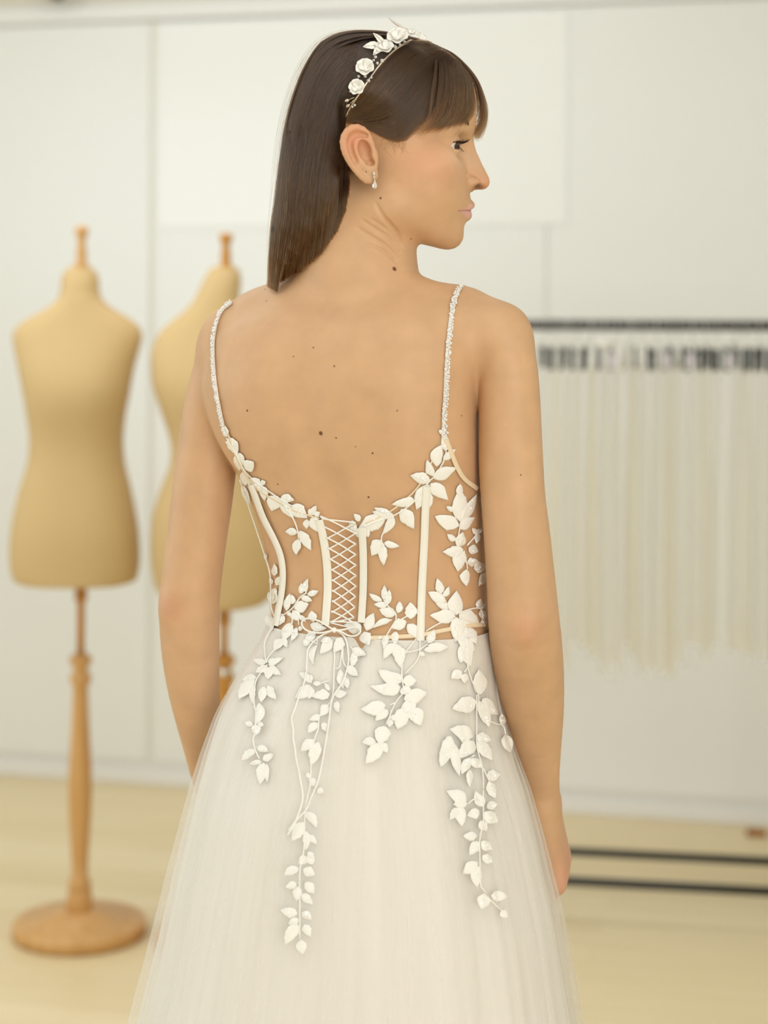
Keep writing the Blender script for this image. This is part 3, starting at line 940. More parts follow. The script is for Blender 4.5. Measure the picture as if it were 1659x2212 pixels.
for side in (1, -1):
    e = hp(EYE_U, EYE_V, EYE_Wd)
    if side < 0: e = np.array([e[0], 2 * YH - e[1], e[2]])
    r = EYE_R * SH
    ax = np.array([0.84, -0.5, -0.2]); ax /= np.linalg.norm(ax)
    eye = mk('eye', *cap_patch(e, r, ax, math.radians(26), math.radians(179), 32, 14), m_eye, person)
    mk('iris', *cap_patch(e, r * 1.012, ax, math.radians(9), math.radians(28), 32, 5), m_iris, eye, at=e)
    mk('pupil', *cap_patch(e, r * 1.012, ax, math.radians(.5), math.radians(10), 24, 4), m_pupil, eye, at=e)
    parts, line, low = [], [], []
    R = 28.8 * SH
    for k in range(30):
        b = math.radians(-52 + 122 * k / 29)
        lift = 5.6 * math.cos((b - math.radians(8)) * .95) + .3
        root = e + np.array([R * math.cos(b) * .985, -side * R * math.sin(b), (lift) * SH])
        line.append(root)
        d = np.array([math.cos(b * .8), -side * math.sin(b * .8), -.05]); d /= np.linalg.norm(d)
        ln = (15 + 5 * rng.random()) * SH * (.75 + .25 * math.cos(b))
        up = np.array([0, 0, 1.0])
        d = d + np.array([.12 * rng.normal(), .1 * rng.normal(), 0]); d /= np.linalg.norm(d)
        pts = [root, root + d * ln * .4 + up * ln * -.02, root + d * ln * .75 + up * ln * .14, root + d * ln + up * ln * .42]
        parts.append(tube(pts, [.55 * SH, .5 * SH, .35 * SH, .12 * SH], 5))
        if k % 2 == 0:
            lr = e + np.array([R * math.cos(b) * .97, -side * R * math.sin(b) * .97, -6.6 * SH * math.cos(b * .9) - .4 * SH])
            low.append(lr)
            dl = d * .5 + np.array([0, 0, -.75])
            parts.append(tube([lr, lr + dl * 6 * SH, lr + dl * 10 * SH + d * 2 * SH], [.28 * SH, .22 * SH, .08 * SH], 5))
    parts.append(tube(line, [1.0 * SH + .7 * SH * math.sin(math.pi * i / 29) for i in range(30)], 6))
    parts.append(tube(low, .22 * SH, 5))
    mk('eyelashes', *merge(*parts), m_lash, person)
    parts = []
    for k in range(150):
        t = rng.random()**1.7
        u = 1014 - 44 * t; v = 268 - 9 * math.sin(math.pi * min(1, t * 1.1)) + rng.normal() * 3.2 * (1 - .5 * t)
        h, nr = ray_from_eye(u, v, bvh_body)
        if h is None: continue
        h = np.array(h); nr = np.array(nr)
        if abs(h[1] - 1.84) > .07: continue
        P3 = []
        for f, o in ((0, -.0003), (.5, .0011), (1, .0009)):
            g, gn = ray_from_eye(u - 9 * f, v + (-5 + 7 * t) * f, bvh_body)
            if g is not None: P3.append(np.array(g) + np.array(gn) * o)
        if len(P3) < 3: continue
        P3 = np.array(P3)
        if side < 0: P3[:, 1] = 2 * YH - P3[:, 1]
        parts.append(tube(P3, [.45 * SH, .4 * SH, .12 * SH], 4))
    mk('eyebrow', *merge(*parts), m_brow, person)
# ------------------------------------------------------------------ hair (child of the woman): a full body of hair and its strands
HAIR_OUT = [(690, 94), (722, 78), (760, 69), (800, 67), (850, 74), (900, 88), (930, 97), (960, 108), (985, 125), (975, 150), (950, 178), (922, 216), (886, 262), (858, 294),
            (838, 302), (806, 285), (776, 264), (742, 260), (728, 285), (730, 320), (744, 352), (755, 382), (756, 400), (747, 450), (727, 500), (692, 548), (644, 588), (596, 614), (577, 619),
            (578, 560), (584, 500), (593, 445), (600, 395), (605, 340), (612, 290), (624, 240), (640, 192), (662, 138)]
def build_hair_shell():
    lo = W(560, 630, YH); hi = W(1060, 50, YH)
    xs = np.arange(lo[0], hi[0], .0022); zs = np.arange(lo[2], hi[2], .0022); ys = np.arange(1.775, 1.960, .0022)
    G = Field(xs, ys, zs)
    P = (xs[:, None, None], ys[None, :, None], zs[None, None, :])
    poly = np.array([W(u, v, YH)[[0, 2]] for u, v in HAIR_OUT])
    d2 = poly_sdf2(xs, zs, poly)[:, None, :]
    cap = f_ell(P, hp(842, 232), (211 * SH, 162 * SH, 166 * SH))
    zr = [W(0, y, YH)[2] for y in (620, 560, 500, 400, 300, 220)]
    yc = np.interp(P[2], zr, [1.862, 1.846, 1.840, 1.846, 1.858, 1.866])
    th = np.interp(P[2], zr, [.018, .026, .036, .05, .064, .055])
    mane = np.abs(P[1] - yc) - th
    mx = P[0] - W(752, 300, YH)[0]
    mane = smax(mane, mx + 0 * P[1], .02)
    d = smin(cap, mane, .03)
    G.D = smax(d + .0034, d2 + .003 + 0 * P[1], .022).astype(np.float32)
    return surface_nets(G.D, xs, ys, zs, 3)
HV, HQ = build_hair_shell()

m_hair = new_mat('brown hair', srgb(44, 29, 18), 0.6)
m_hair.node_tree.nodes['Principled BSDF'].inputs['Specular IOR Level'].default_value = .15
bump_noise(m_hair, 60, 0.4, 0.002, 4, (1, 1, .06))
m_strand = bpy.data.materials.new('brown hair strands')
m_strand.use_nodes = True
def strand_nodes(m):
    nt = m.node_tree; nt.nodes.clear()
    out = N(m, 'ShaderNodeOutputMaterial'); h = N(m, 'ShaderNodeBsdfHairPrincipled')
    h.parametrization = 'COLOR'
    hi = N(m, 'ShaderNodeHairInfo')
    cr = N(m, 'ShaderNodeValToRGB')
    cr.color_ramp.elements[0].position = 0.0; cr.color_ramp.elements[0].color = srgb(38, 22, 10)
    cr.color_ramp.elements[1].position = 1.0; cr.color_ramp.elements[1].color = srgb(84, 53, 27)
    e = cr.color_ramp.elements.new(.55); e.color = srgb(46, 28, 14)
    L(m, hi.outputs['Intercept'], cr.inputs[0])
    hs = N(m, 'ShaderNodeHueSaturation')
    mr = N(m, 'ShaderNodeMapRange'); mr.inputs[3].default_value = .35; mr.inputs[4].default_value = 1.9
    L(m, hi.outputs['Random'], mr.inputs[0]); L(m, mr.outputs[0], hs.inputs['Value']); L(m, cr.outputs[0], hs.inputs['Color'])
    L(m, hs.outputs[0], h.inputs['Color'])
    h.inputs['Roughness'].default_value = .26; h.inputs['Radial Roughness'].default_value = .4
    L(m, h.outputs[0], out.inputs[0])
strand_nodes(m_strand)

hair = mk('hair', HV, HQ, m_hair, person)
hair['label'] = 'long straight brown hair swept behind the ear'

_ear = (PBV[:, 0] > 730) & (PBV[:, 0] < 826) & (PBV[:, 1] > 260) & (PBV[:, 1] < 400) & (np.abs(BV[:, 1] - YH) > 139 * SH)
_bq = BQ[~_ear[BQ].any(1)]
_v = np.concatenate([BV, HV]); _q = np.concatenate([_bq, HQ + len(BV)])
bvh_hair = BVHTree.FromPolygons(_v.tolist(), _q.tolist())
def in_poly(p, poly):
    x, y = p[..., 0], p[..., 1]; c = np.zeros(x.shape, bool)
    n = len(poly)
    for i in range(n):
        a, b = poly[i], poly[(i + 1) % n]
        c ^= ((a[1] > y) != (b[1] > y)) & (x < (b[0] - a[0]) * (y - a[1]) / (b[1] - a[1] + 1e-12) + a[0])
    return c

def guides_path(G, s, n):
    """G: list of guide polylines resampled to n points; s in 0..1 across them"""
    t = s * (len(G) - 1); i = min(int(t), len(G) - 2); f = t - i
    return G[i] * (1 - f) + G[i + 1] * f
def strand3(path, off, default=YH, fit=False):
    ys = np.full(len(path), np.nan)
    for i, (u, v) in enumerate(path):
        h, nr = ray_from_eye(u, v, bvh_hair)
        if h is not None: ys[i] = h[1]
    ok = ~np.isnan(ys)
    if not ok.any(): ys[:] = default
    else: ys = np.interp(np.arange(len(ys)), np.where(ok)[0], ys[ok])
    k = np.convolve(np.pad(ys, 2, 'edge'), np.ones(5) / 5, 'valid')
    k = np.minimum(k, ys + .0015)
    if fit:
        x = np.linspace(0, 1, len(ys)); k = np.polyval(np.polyfit(x, ys, 3), x)
        k = k - max(0.0, float(np.max(k - ys)) * .75)
    return np.array([W(u, v, y - o) for (u, v), y, o in zip(path, k, np.broadcast_to(off, (len(path),)))])

def make_strands(name, strands, rad, parent):
    sizes = [len(s) for s in strands]
    cv = bpy.data.hair_curves.new(name)
    cv.add_curves(sizes)
    base_ = np.array(parent.matrix_world.translation) if False else np.array(person.location)
    P = np.concatenate(strands) - base_
    cv.attributes['position'].data.foreach_set('vector', P.astype(np.float32).ravel())
    ra = cv.attributes.get('radius') or cv.attributes.new('radius', 'FLOAT', 'POINT')
    R = np.concatenate([np.interp(np.linspace(0, 1, n), [0, .7, 1], [1, .9, .35]) for n in sizes]) * rad
    ra.data.foreach_set('value', R.astype(np.float32))
    cv.materials.append(m_strand)
    o = bpy.data.objects.new(name, cv)
    COL.objects.link(o)
    o.parent = parent
    o['kind'] = 'stuff'
    return o

NS = 22
rs = lambda pts: spline(np.array(pts, float), NS)
# hair behind the headband, falling down the back of the head
GM = [rs([(905, 84), (850, 71), (800, 65), (745, 68), (698, 88), (664, 133), (640, 188), (622, 250), (607, 335), (596, 420), (584, 510), (578, 618)]),
      rs([(878, 92), (800, 82), (722, 110), (680, 170), (650, 260), (634, 350), (624, 440), (612, 530), (596, 630)]),
      rs([(853, 110), (790, 112), (735, 150), (702, 210), (680, 290), (664, 370), (655, 450), (644, 540), (622, 640)]),
      rs([(832, 132), (782, 145), (747, 185), (726, 240), (710, 310), (699, 380), (692, 460), (682, 550), (660, 640)]),
      rs([(800, 172), (768, 197), (752, 225), (743, 270), (738, 330), (735, 390), (730, 460), (715, 560), (700, 640)]),
      rs([(756, 236), (742, 252), (728, 278), (727, 312), (741, 352), (754, 400), (750, 460), (735, 540), (715, 620)])]
GFr = [rs([(925, 91), (882, 93), (848, 114), (814, 150), (785, 195), (752, 246)]),
       rs([(948, 104), (912, 124), (872, 160), (838, 200), (800, 234), (750, 256)]),
       rs([(962, 112), (932, 150), (895, 196), (858, 236), (812, 258), (748, 262)]),
       rs([(975, 122), (948, 172), (912, 222), (872, 262), (828, 280), (770, 262)]),
       rs([(984, 130), (956, 184), (922, 234), (884, 278), (850, 301), (800, 282)]),
       rs([(985, 134), (962, 190), (930, 240), (892, 282), (862, 304), (838, 304)])]
GB = [rs([(918, 95), (938, 112), (938, 150), (930, 205), (922, 255), (900, 288)]),
      rs([(922, 94), (950, 114), (957, 160), (952, 215), (938, 262), (908, 286)]),
      rs([(926, 94), (960, 116), (976, 158), (977, 212), (964, 254), (936, 279)]),
      rs([(930, 95), (970, 120), (994, 160), (999, 208), (990, 246), (960, 272)]),
      rs([(934, 96), (978, 122), (1008, 162), (1017, 206), (1012, 242), (992, 265)]),
      rs([(938, 97), (984, 124), (1020, 168), (1031, 208), (1033, 250), (1018, 268)]),
      rs([(940, 97), (986, 124), (1026, 172), (1041, 218), (1043, 258), (1028, 293)]),
      rs([(938, 96), (984, 120), (1028, 168), (1047, 222), (1047, 262), (1032, 296)])]
S_all = []
hp_ = np.array(HAIR_OUT, float)
for k in range(5200):
    s = rng.random()
    p = guides_path(GM, s, NS).copy()
    ph, am = rng.random() * 6.28, rng.normal() * 1.6
    t = np.linspace(0, 1, NS)
    p[:, 0] += am * np.sin(ph + t * (3 + 3 * rng.random())) + rng.normal() * 1.0
    st = int(rng.random()**2 * 4)
    p = p[st:]
    ins = in_poly(p, hp_ + np.array([0, 0]))
    bad = np.where(~ins[8:])[0] if len(ins) > 8 else []
    # cut where the strand leaves the body of hair (it passes behind the shoulder there)
    end = len(p)
    for j in range(len(p)):
        if p[j, 1] > 380 and not ins[j] and p[j, 0] > 600:
            end = j + 1
            a, b = p[j - 1].copy(), p[j].copy()
            for _ in range(7):
                mm = (a + b) / 2
                if in_poly(mm[None], hp_)[0]: a = mm
                else: b = mm
            p[j] = a + rng.normal() * 1.5
            break
    p = p[:end]
    if len(p) < 6: continue
    if s > .12 and rng.random() < .15: p = p[:max(6, int(len(p) * (.6 + .4 * rng.random())))]
    S_all.append(strand3(p, .0006 + .0024 * rng.random()))
for k in range(3600):
    s = rng.random()
    p = guides_path(GFr, s, NS).copy()
    t = np.linspace(0, 1, NS)
    p[:, 1] += rng.normal() * 1.5 + rng.normal() * 1.2 * np.sin(rng.random() * 6 + 4 * t)
    if s > .75: p = p[:max(8, int(NS * (.7 + .3 * rng.random())))]
    S_all.append(strand3(p, .0006 + .0022 * rng.random()))
make_strands('hair_strand', S_all, .00016, hair)
S_b = []
clump = [(.02, .012, 26), (.12, .02, 60), (.2, .02, 80), (.30, .03, 240), (.38, .03, 380), (.46, .035, 420), (.54, .03, 330), (.60, .02, 160), (.70, .012, 50), (.83, .02, 240), (.92, .03, 380), (.98, .02, 240)]
for c, sd, n in clump:
    for k in range(n):
        s = min(1, max(0, c + rng.normal() * sd))
        p = guides_path(GB, s, NS).copy()
        t = np.linspace(0, 1, NS)
        p[:, 0] += rng.normal() * 1.0 + rng.normal() * 5 * t**3
        p[:, 1] += rng.normal() * 5 * t**4
        if rng.random() < .3: p = p[:int(NS * (.8 + .2 * rng.random()))]
        if s > .66:
            Y = YH + rng.uniform(-.012, .035)
            S_b.append(np.array([W(u, v, y) for (u, v), y in zip(p, np.interp(t[:len(p)], [0, .3, 1], [YH, Y, Y]))]))
        else:
            S_b.append(strand3(p, .0008 + (.002 + .004 * rng.random()) * np.linspace(0, 1, len(p))**.7, fit=True))
bang = make_strands('bangs', S_b, .00015, hair)
# a few loose hairs
S_f = []
for k in range(70):
    g, s0 = (GM, rng.uniform(0, .12)) if k < 50 else (GFr, rng.uniform(0, .3))
    p = guides_path(g, s0, NS).copy()
    t = np.linspace(0, 1, NS)
    a = rng.normal() * 9
    p[:, 0] += -abs(a) * np.sin(t * 3.0) * (1 if k < 50 else 0) - 3 * t
    p[:, 1] -= abs(rng.normal()) * 7 * np.sin(t * 3.1) * (1 if k >= 50 else .6)
    i0 = int(rng.random() * 8); i1 = min(NS, i0 + 8 + int(rng.random() * 12))
    S_f.append(np.array([W(u, v, YH - .02) for u, v in p[i0:i1]]))
for k in range(26):
    x0, y0 = rng.uniform(835, 880), rng.uniform(285, 312)
    S_f.append(strand3(spline([(x0, y0), (x0 + rng.normal() * 6 - 4, y0 + 12), (x0 + rng.normal() * 10, y0 + 20 + rng.random() * 22)], 8), .001))
for k in range(260):
    t0 = rng.uniform(.12, .86)
    g = spline(guides_path(GFr, 1.0, NS), 60)
    i = int(t0 * 59)
    x0, y0 = g[i] + np.array([rng.uniform(-1, 7), rng.uniform(-1, 6)])
    d = g[min(59, i + 6)] - g[i]; d /= np.linalg.norm(d) + 1e-6
    ln = rng.uniform(12, 34)
    S_f.append(strand3(spline([(x0, y0), (x0 + d[0] * ln * .5 + rng.normal() * 2, y0 + d[1] * ln * .5 + rng.normal() * 2), (x0 + d[0] * ln - 2, y0 + d[1] * ln - 3)], 8), .0006))
make_strands('loose_hair', S_f, .00006, hair)
# ------------------------------------------------------------------ the wedding dress
m_tulle_b = bpy.data.materials.new('nude illusion tulle')
m_tulle = bpy.data.materials.new('ivory tulle')
m_tulle2 = bpy.data.materials.new('ivory tulle underlayer')
def sheer(m, col, alpha, net=None, transl=.4, streak=0):
    m.use_nodes = True
    nt = m.node_tree; nt.nodes.clear()
    out = N(m, 'ShaderNodeOutputMaterial'); mx = N(m, 'ShaderNodeMixShader'); tr = N(m, 'ShaderNodeBsdfTransparent')
    di = N(m, 'ShaderNodeBsdfDiffuse'); tl = N(m, 'ShaderNodeBsdfTranslucent'); m2 = N(m, 'ShaderNodeMixShader')
    di.inputs[0].default_value = col; tl.inputs[0].default_value = col
    m2.inputs[0].default_value = transl
    L(m, di.outputs[0], m2.inputs[1]); L(m, tl.outputs[0], m2.inputs[2])
    L(m, tr.outputs[0], mx.inputs[1]); L(m, m2.outputs[0], mx.inputs[2])
    mx.inputs[0].default_value = alpha
    if net:
        tc = N(m, 'ShaderNodeTexCoord'); vo = N(m, 'ShaderNodeTexVoronoi', feature='DISTANCE_TO_EDGE')
        vo.inputs['Scale'].default_value = net; vo.inputs['Randomness'].default_value = .15
        L(m, tc.outputs['Object'], vo.inputs['Vector'])
        mr = N(m, 'ShaderNodeMapRange'); mr.inputs[1].default_value = .05; mr.inputs[2].default_value = .2; mr.inputs[3].default_value = min(1, alpha * 2.2); mr.inputs[4].default_value = alpha * .45
        L(m, vo.outputs['Distance'], mr.inputs[0]); L(m, mr.outputs[0], mx.inputs[0])
    if streak:
        tc = N(m, 'ShaderNodeTexCoord'); sx = N(m, 'ShaderNodeSeparateXYZ'); L(m, tc.outputs['Object'], sx.inputs[0])
        at = N(m, 'ShaderNodeMath', operation='ARCTAN2'); L(m, sx.outputs[1], at.inputs[0]); L(m, sx.outputs[0], at.inputs[1])
        tot = None
        for sc_, w_ in ((8.0, .6), (16.0, .4)):
            ml = N(m, 'ShaderNodeMath', operation='MULTIPLY'); ml.inputs[1].default_value = sc_; L(m, at.outputs[0], ml.inputs[0])
            mz = N(m, 'ShaderNodeMath', operation='MULTIPLY'); mz.inputs[1].default_value = 1.6; L(m, sx.outputs[2], mz.inputs[0])
            cb = N(m, 'ShaderNodeCombineXYZ'); L(m, ml.outputs[0], cb.inputs[0]); L(m, mz.outputs[0], cb.inputs[1]); cb.inputs[2].default_value = streak
            no = N(m, 'ShaderNodeTexNoise'); no.inputs['Scale'].default_value = 1.0; no.inputs['Detail'].default_value = 1.5; L(m, cb.outputs[0], no.inputs['Vector'])
            if tot is None: tot = no.outputs[0]
            else:
                ad = N(m, 'ShaderNodeMath', operation='ADD'); L(m, tot, ad.inputs[0]); L(m, no.outputs[0], ad.inputs[1]); tot = ad.outputs[0]
        mr = N(m, 'ShaderNodeMapRange'); mr.inputs[1].default_value = .72; mr.inputs[2].default_value = 1.28; mr.inputs[3].default_value = alpha * .75; mr.inputs[4].default_value = min(.95, alpha * 1.3)
        L(m, tot, mr.inputs[0]); L(m, mr.outputs[0], mx.inputs[0])
    L(m, mx.outputs[0], out.inputs[0])
sheer(m_tulle_b, srgb(244, 212, 170), .15, None, .3)
sheer(m_tulle, srgb(245, 241, 235), .24, None, .4, 3.1)
sheer(m_tulle2, srgb(245, 241, 235), .36, None, .4, 8.7)
m_lining = new_mat('white satin lining', srgb(242, 237, 231), 0.5)
m_ribbon = new_mat('ivory satin ribbon', srgb(240, 234, 222), 0.42)
bump_noise(m_ribbon, 1500, .2, .0004, 2)
m_nude = new_mat('nude binding', srgb(236, 214, 182), 0.6)
m_cord = new_mat('white cord', srgb(244, 240, 234), 0.4)
bump_noise(m_cord, 2500, .2, .0003, 2)
m_lace = new_mat('ivory embroidered lace', srgb(245, 241, 234), 0.6)
def lace_nodes(m):
    nt = m.node_tree; p = nt.nodes['Principled BSDF']
    tc = N(m, 'ShaderNodeTexCoord')
    vo = N(m, 'ShaderNodeTexVoronoi'); vo.inputs['Scale'].default_value = 1500
    L(m, tc.outputs['Object'], vo.inputs['Vector'])
    no = N(m, 'ShaderNodeTexNoise'); no.inputs['Scale'].default_value = 2200; no.inputs['Detail'].default_value = 3
    L(m, tc.outputs['Object'], no.inputs['Vector'])
    bp = N(m, 'ShaderNodeBump'); bp.inputs['Strength'].default_value = .4; bp.inputs['Distance'].default_value = .0003
    ad = N(m, 'ShaderNodeMath', operation='ADD'); L(m, no.outputs[0], ad.inputs[0]); L(m, vo.outputs['Distance'], ad.inputs[1])
    L(m, ad.outputs[0], bp.inputs['Height']); L(m, bp.outputs[0], p.inputs['Normal'])
    # scattered glossy sequins
    v2 = N(m, 'ShaderNodeTexVoronoi'); v2.inputs['Scale'].default_value = 420
    L(m, tc.outputs['Object'], v2.inputs['Vector'])
    n2 = N(m, 'ShaderNodeTexNoise'); n2.inputs['Scale'].default_value = 55
    L(m, tc.outputs['Object'], n2.inputs['Vector'])
    lt = N(m, 'ShaderNodeMath', operation='LESS_THAN'); lt.inputs[1].default_value = .3; L(m, v2.outputs['Distance'], lt.inputs[0])
    gt = N(m, 'ShaderNodeMath', operation='GREATER_THAN'); gt.inputs[1].default_value = .54; L(m, n2.outputs[0], gt.inputs[0])
    mu = N(m, 'ShaderNodeMath', operation='MULTIPLY'); L(m, lt.outputs[0], mu.inputs[0]); L(m, gt.outputs[0], mu.inputs[1])
    mr = N(m, 'ShaderNodeMapRange'); mr.inputs[3].default_value = .6; mr.inputs[4].default_value = .12; L(m, mu.outputs[0], mr.inputs[0])
    L(m, mr.outputs[0], p.inputs['Roughness'])
    L(m, mu.outputs[0], p.inputs['Coat Weight'])
lace_nodes(m_lace)

ZW = 1.0845                                   # height of the waist seam
latv = np.array([cph, -sph, 0]); backv = np.array([-sph, -cph, 0])
def radial(z, th, off):
    """radius of the torso (+off) from its axis; arrays"""
    z = np.asarray(z, float); th = np.asarray(th, float)
    cx, cy = np.interp(z, TZ, TCX), np.interp(z, TZ, TCY)
    dx = np.cos(th) * latv[0] + np.sin(th) * backv[0]; dy = np.cos(th) * latv[1] + np.sin(th) * backv[1]
    lo = np.full(np.broadcast(z, th).shape, .01); hi = np.full(lo.shape, .30)
    for _ in range(22):
        m = (lo + hi) / 2
        d = f_torso((cx + m * dx, cy + m * dy, z + 0 * m)) - off
        ins = d < 0
        lo = np.where(ins, m, lo); hi = np.where(ins, hi, m)
    r = (lo + hi) / 2
    return np.stack([cx + r * dx, cy + r * dy, z + 0 * r], -1)
# a full wrap of the torso, used to find where things lie on it
_zs = np.linspace(W(0, 1460, YT)[2], W(0, 640, YT)[2], 150); _ts = np.linspace(0, 2 * math.pi, 241)[:-1]
_w = radial(_zs[:, None], _ts[None, :], .0015)
_wi = lambda i, k: i * 240 + k % 240
_wf = [[_wi(i, k), _wi(i, k + 1), _wi(i + 1, k + 1), _wi(i + 1, k)] for i in range(149) for k in range(240)]
bvh_wrap = BVHTree.FromPolygons(_w.reshape(-1, 3).tolist(), _wf)
def theta_z(px, py):
    h, n = ray_from_eye(px, py, bvh_wrap)
    if h is None: return None
    dx, dy = h[0] - np.interp(h[2], TZ, TCX), h[1] - np.interp(h[2], TZ, TCY)
    return math.atan2(dx * backv[0] + dy * backv[1], dx * latv[0] + dy * latv[1]), h[2]

# --- bodice: one sheer wrap from the right of the lacing round the front to its left
def tz_list(pts):
    r = [theta_z(*p) for p in pts]
    return np.array([q for q in r if q is not None])
PLK_R = tz_list([(772, 1122), (776, 1160), (778, 1220), (777, 1280), (772, 1340), (766, 1385)])
PLK_L = tz_list([(702, 1118), (712, 1160), (720, 1220), (723, 1280), (718, 1340), (714, 1385)])
o = np.argsort(PLK_R[:, 1]); PLK_R = PLK_R[o]
o = np.argsort(PLK_L[:, 1]); PLK_L = PLK_L[o]
NECK_R = tz_list([(776, 1128), (800, 1126), (840, 1103), (880, 1072), (905, 1045), (925, 1010), (940, 975), (950, 938), (958, 930), (968, 945), (976, 975), (986, 1008), (1004, 1036), (1026, 1056)])
NECK_L = tz_list([(700, 1122), (660, 1114), (630, 1101), (595, 1080), (560, 1060), (540, 1040), (520, 1008), (504, 972), (493, 936), (488, 928), (492, 945), (500, 985), (512, 1020)])
th_r = NECK_R[:, 0]; th_l = NECK_L[:, 0]
zf = W(0, 930, YT)[2]
def ztop(th):
    """th runs from about +100 deg (back) down through 0 (her right) to -250 deg (back, left)"""
    thw = (th + 2 * math.pi) if th < -math.pi * .5 else th
    if th > th_r.min():
        o = np.argsort(th_r); return float(np.interp(th, th_r[o], NECK_R[o, 1]))
    thl = th + 2 * math.pi
    if thl < th_l.max() + .0 and thl > 1.2:
        o = np.argsort(th_l); return float(np.interp(thl, th_l[o], NECK_L[o, 1]))
    a0, a1 = th_r.min(), th_l.max() - 2 * math.pi
    f = (a0 - th) / max(1e-6, a0 - a1)
    e0 = NECK_R[np.argmin(th_r), 1]; e1 = NECK_L[np.argmax(th_l), 1]
    return float(e0 * (1 - f) + e1 * f + (zf + .02 - (e0 + e1) / 2) * math.sin(math.pi * f)**.6)
nC, nR = 300, 46
V = np.zeros((nC, nR, 3))
z0 = ZW - .012
for c in range(nC):
    t = c / (nC - 1)
    zt = 1.2; 
    for _ in range(6):
        a = np.interp(zt, PLK_R[:, 1], PLK_R[:, 0]); b = np.interp(zt, PLK_L[:, 1], PLK_L[:, 0]) - 2 * math.pi
        zt = ztop(a + (b - a) * t)
    zz = z0 + (zt - z0) * np.linspace(0, 1, nR)
    a = np.interp(zz, PLK_R[:, 1], PLK_R[:, 0]); b = np.interp(zz, PLK_L[:, 1], PLK_L[:, 0]) - 2 * math.pi
    V[c] = radial(zz, a + (b - a) * t, .0022)
Fb = [[c * nR + r, c * nR + r + 1, (c + 1) * nR + r + 1, (c + 1) * nR + r] for c in range(nC - 1) for r in range(nR - 1)]
dress = empty('wedding_dress', (foot[0], foot[1], 0))
tag(dress, 'sheer backed white wedding dress with lace leaves, lacing and full tulle skirt', 'wedding dress')
bodice_V = V.reshape(-1, 3)
bod = mk('bodice', bodice_V, Fb, m_tulle_b, dress)
bod['label'] = 'sheer nude tulle bodice'

# --- skirt
SK = np.array([(1335, 590, 1052), (1380, 556, 1060), (1410, 528, 1065), (1440, 507, 1070), (1500, 481, 1082), (1560, 458, 1098), (1620, 436, 1118), (1700, 410, 1149), (1800, 384, 1178),
               (1880, 362, 1198), (1950, 345, 1217), (2050, 320, 1236), (2134, 298, 1251), (2212, 279, 1262), (2600, 190, 1350), (3400, 10, 1530)], float)
YS = 1.868
_sc = np.array([W((r[1] + r[2]) / 2, r[0], YS) for r in SK]); _sa = (SK[:, 2] - SK[:, 1]) / 2 * YS / F
_o = np.argsort(_sc[:, 2]); SZ, SX, SA = _sc[_o, 2], _sc[_o, 0], _sa[_o]
nP = 640
psi = np.linspace(0, 2 * math.pi, nP + 1)[:-1]
zrow = np.concatenate([np.linspace(.012, .6, 16)[:-1], np.linspace(.6, ZW, 96)])
def fold_field(seed, amps):
    r = np.random.default_rng(seed)
    f = np.zeros((len(zrow), nP))
    t = np.clip((ZW - zrow) / .42, 0, 1.6)[:, None]
    for (n0, n1, cnt, a, pw) in amps:
        for _ in range(cnt):
            n = r.integers(n0, n1); ph = r.random() * 6.28; dr = r.normal() * .6
            f += a / math.sqrt(cnt) * np.sin(n * psi[None, :] + ph + dr * t) * t**pw
    return f
def skirt_layer(name, inset, seed, amps, mat, notch=True, ztop_=ZW):
    cx, a = np.interp(zrow, SZ, SX), np.interp(zrow, SZ, SA)
    for _ in range(3):
        a[1:-1] = (a[:-2] + 2 * a[1:-1] + a[2:]) / 4
    cy = np.full(len(zrow), YS)
    wx, wy = np.interp(zrow, TZ, TCX), np.interp(zrow, TZ, TCY)
    b = a * np.interp(zrow, [.5, .9, ZW], [.96, .92, .8])
    lam = np.clip((ZW - zrow) / .10, 0, 1); lam = lam * lam * (3 - 2 * lam)
    # ellipse
    ell = np.stack([cx[:, None] + a[:, None] * np.cos(psi), cy[:, None] + b[:, None] * np.sin(psi)], -1)
    # waist curve of the torso in the same directions
    th = np.arctan2(np.cos(psi) * backv[0] + np.sin(psi) * backv[1], np.cos(psi) * latv[0] + np.sin(psi) * latv[1])
    ww = radial(np.full(nP, ZW), th, .0044)
    wv = ww[:, :2] - np.array([np.interp(ZW, TZ, TCX), np.interp(ZW, TZ, TCY)])
    wst = np.stack([wx, wy], -1)[:, None, :] + wv[None] * (1 + .25 * np.clip((ZW - zrow) / .1, 0, 1))[:, None, None]
    xy = wst * (1 - lam)[:, None, None] + ell * lam[:, None, None]
    cen = np.stack([wx * (1 - lam) + cx * lam, wy * (1 - lam) + cy * lam], -1)[:, None, :]
    d = xy - cen; r = np.linalg.norm(d, axis=-1, keepdims=True)
    t = np.clip((ZW - zrow) / .35, 0, 1)[:, None]
    ins = inset * (.12 + .88 * t)
    rr = r[..., 0] - ins + fold_field(seed, amps) - .004 * t
    xy = cen + d / r * rr[..., None]
    z = np.repeat(zrow[:, None], nP, 1)
    # small open V above the seam at the back
    if notch:
        ang = np.arctan2(math.sin(0), 1)
        nt_c = math.atan2(-1, -.22)
        dd = (psi - nt_c + math.pi) % (2 * math.pi) - math.pi
        z = z - (.010 * np.exp(-(dd / .07)**2))[None, :] * np.clip(1 - (ZW - zrow) / .05, 0, 1)[:, None]
    P = np.concatenate([xy, z[..., None]], -1).reshape(-1, 3)
    Fs = [[i * nP + k, i * nP + (k + 1) % nP, (i + 1) * nP + (k + 1) % nP, (i + 1) * nP + k] for i in range(len(zrow) - 1) for k in range(nP)]
    return P, Fs, mk(name, P, Fs, mat, dress)
sk_in = skirt_layer('skirt_lining', .0155, 3, [(9, 20, 7, .0044, 1.0), (26, 46, 6, .0008, .8)], m_lining)
sk_in[2]['label'] = 'opaque white skirt lining'
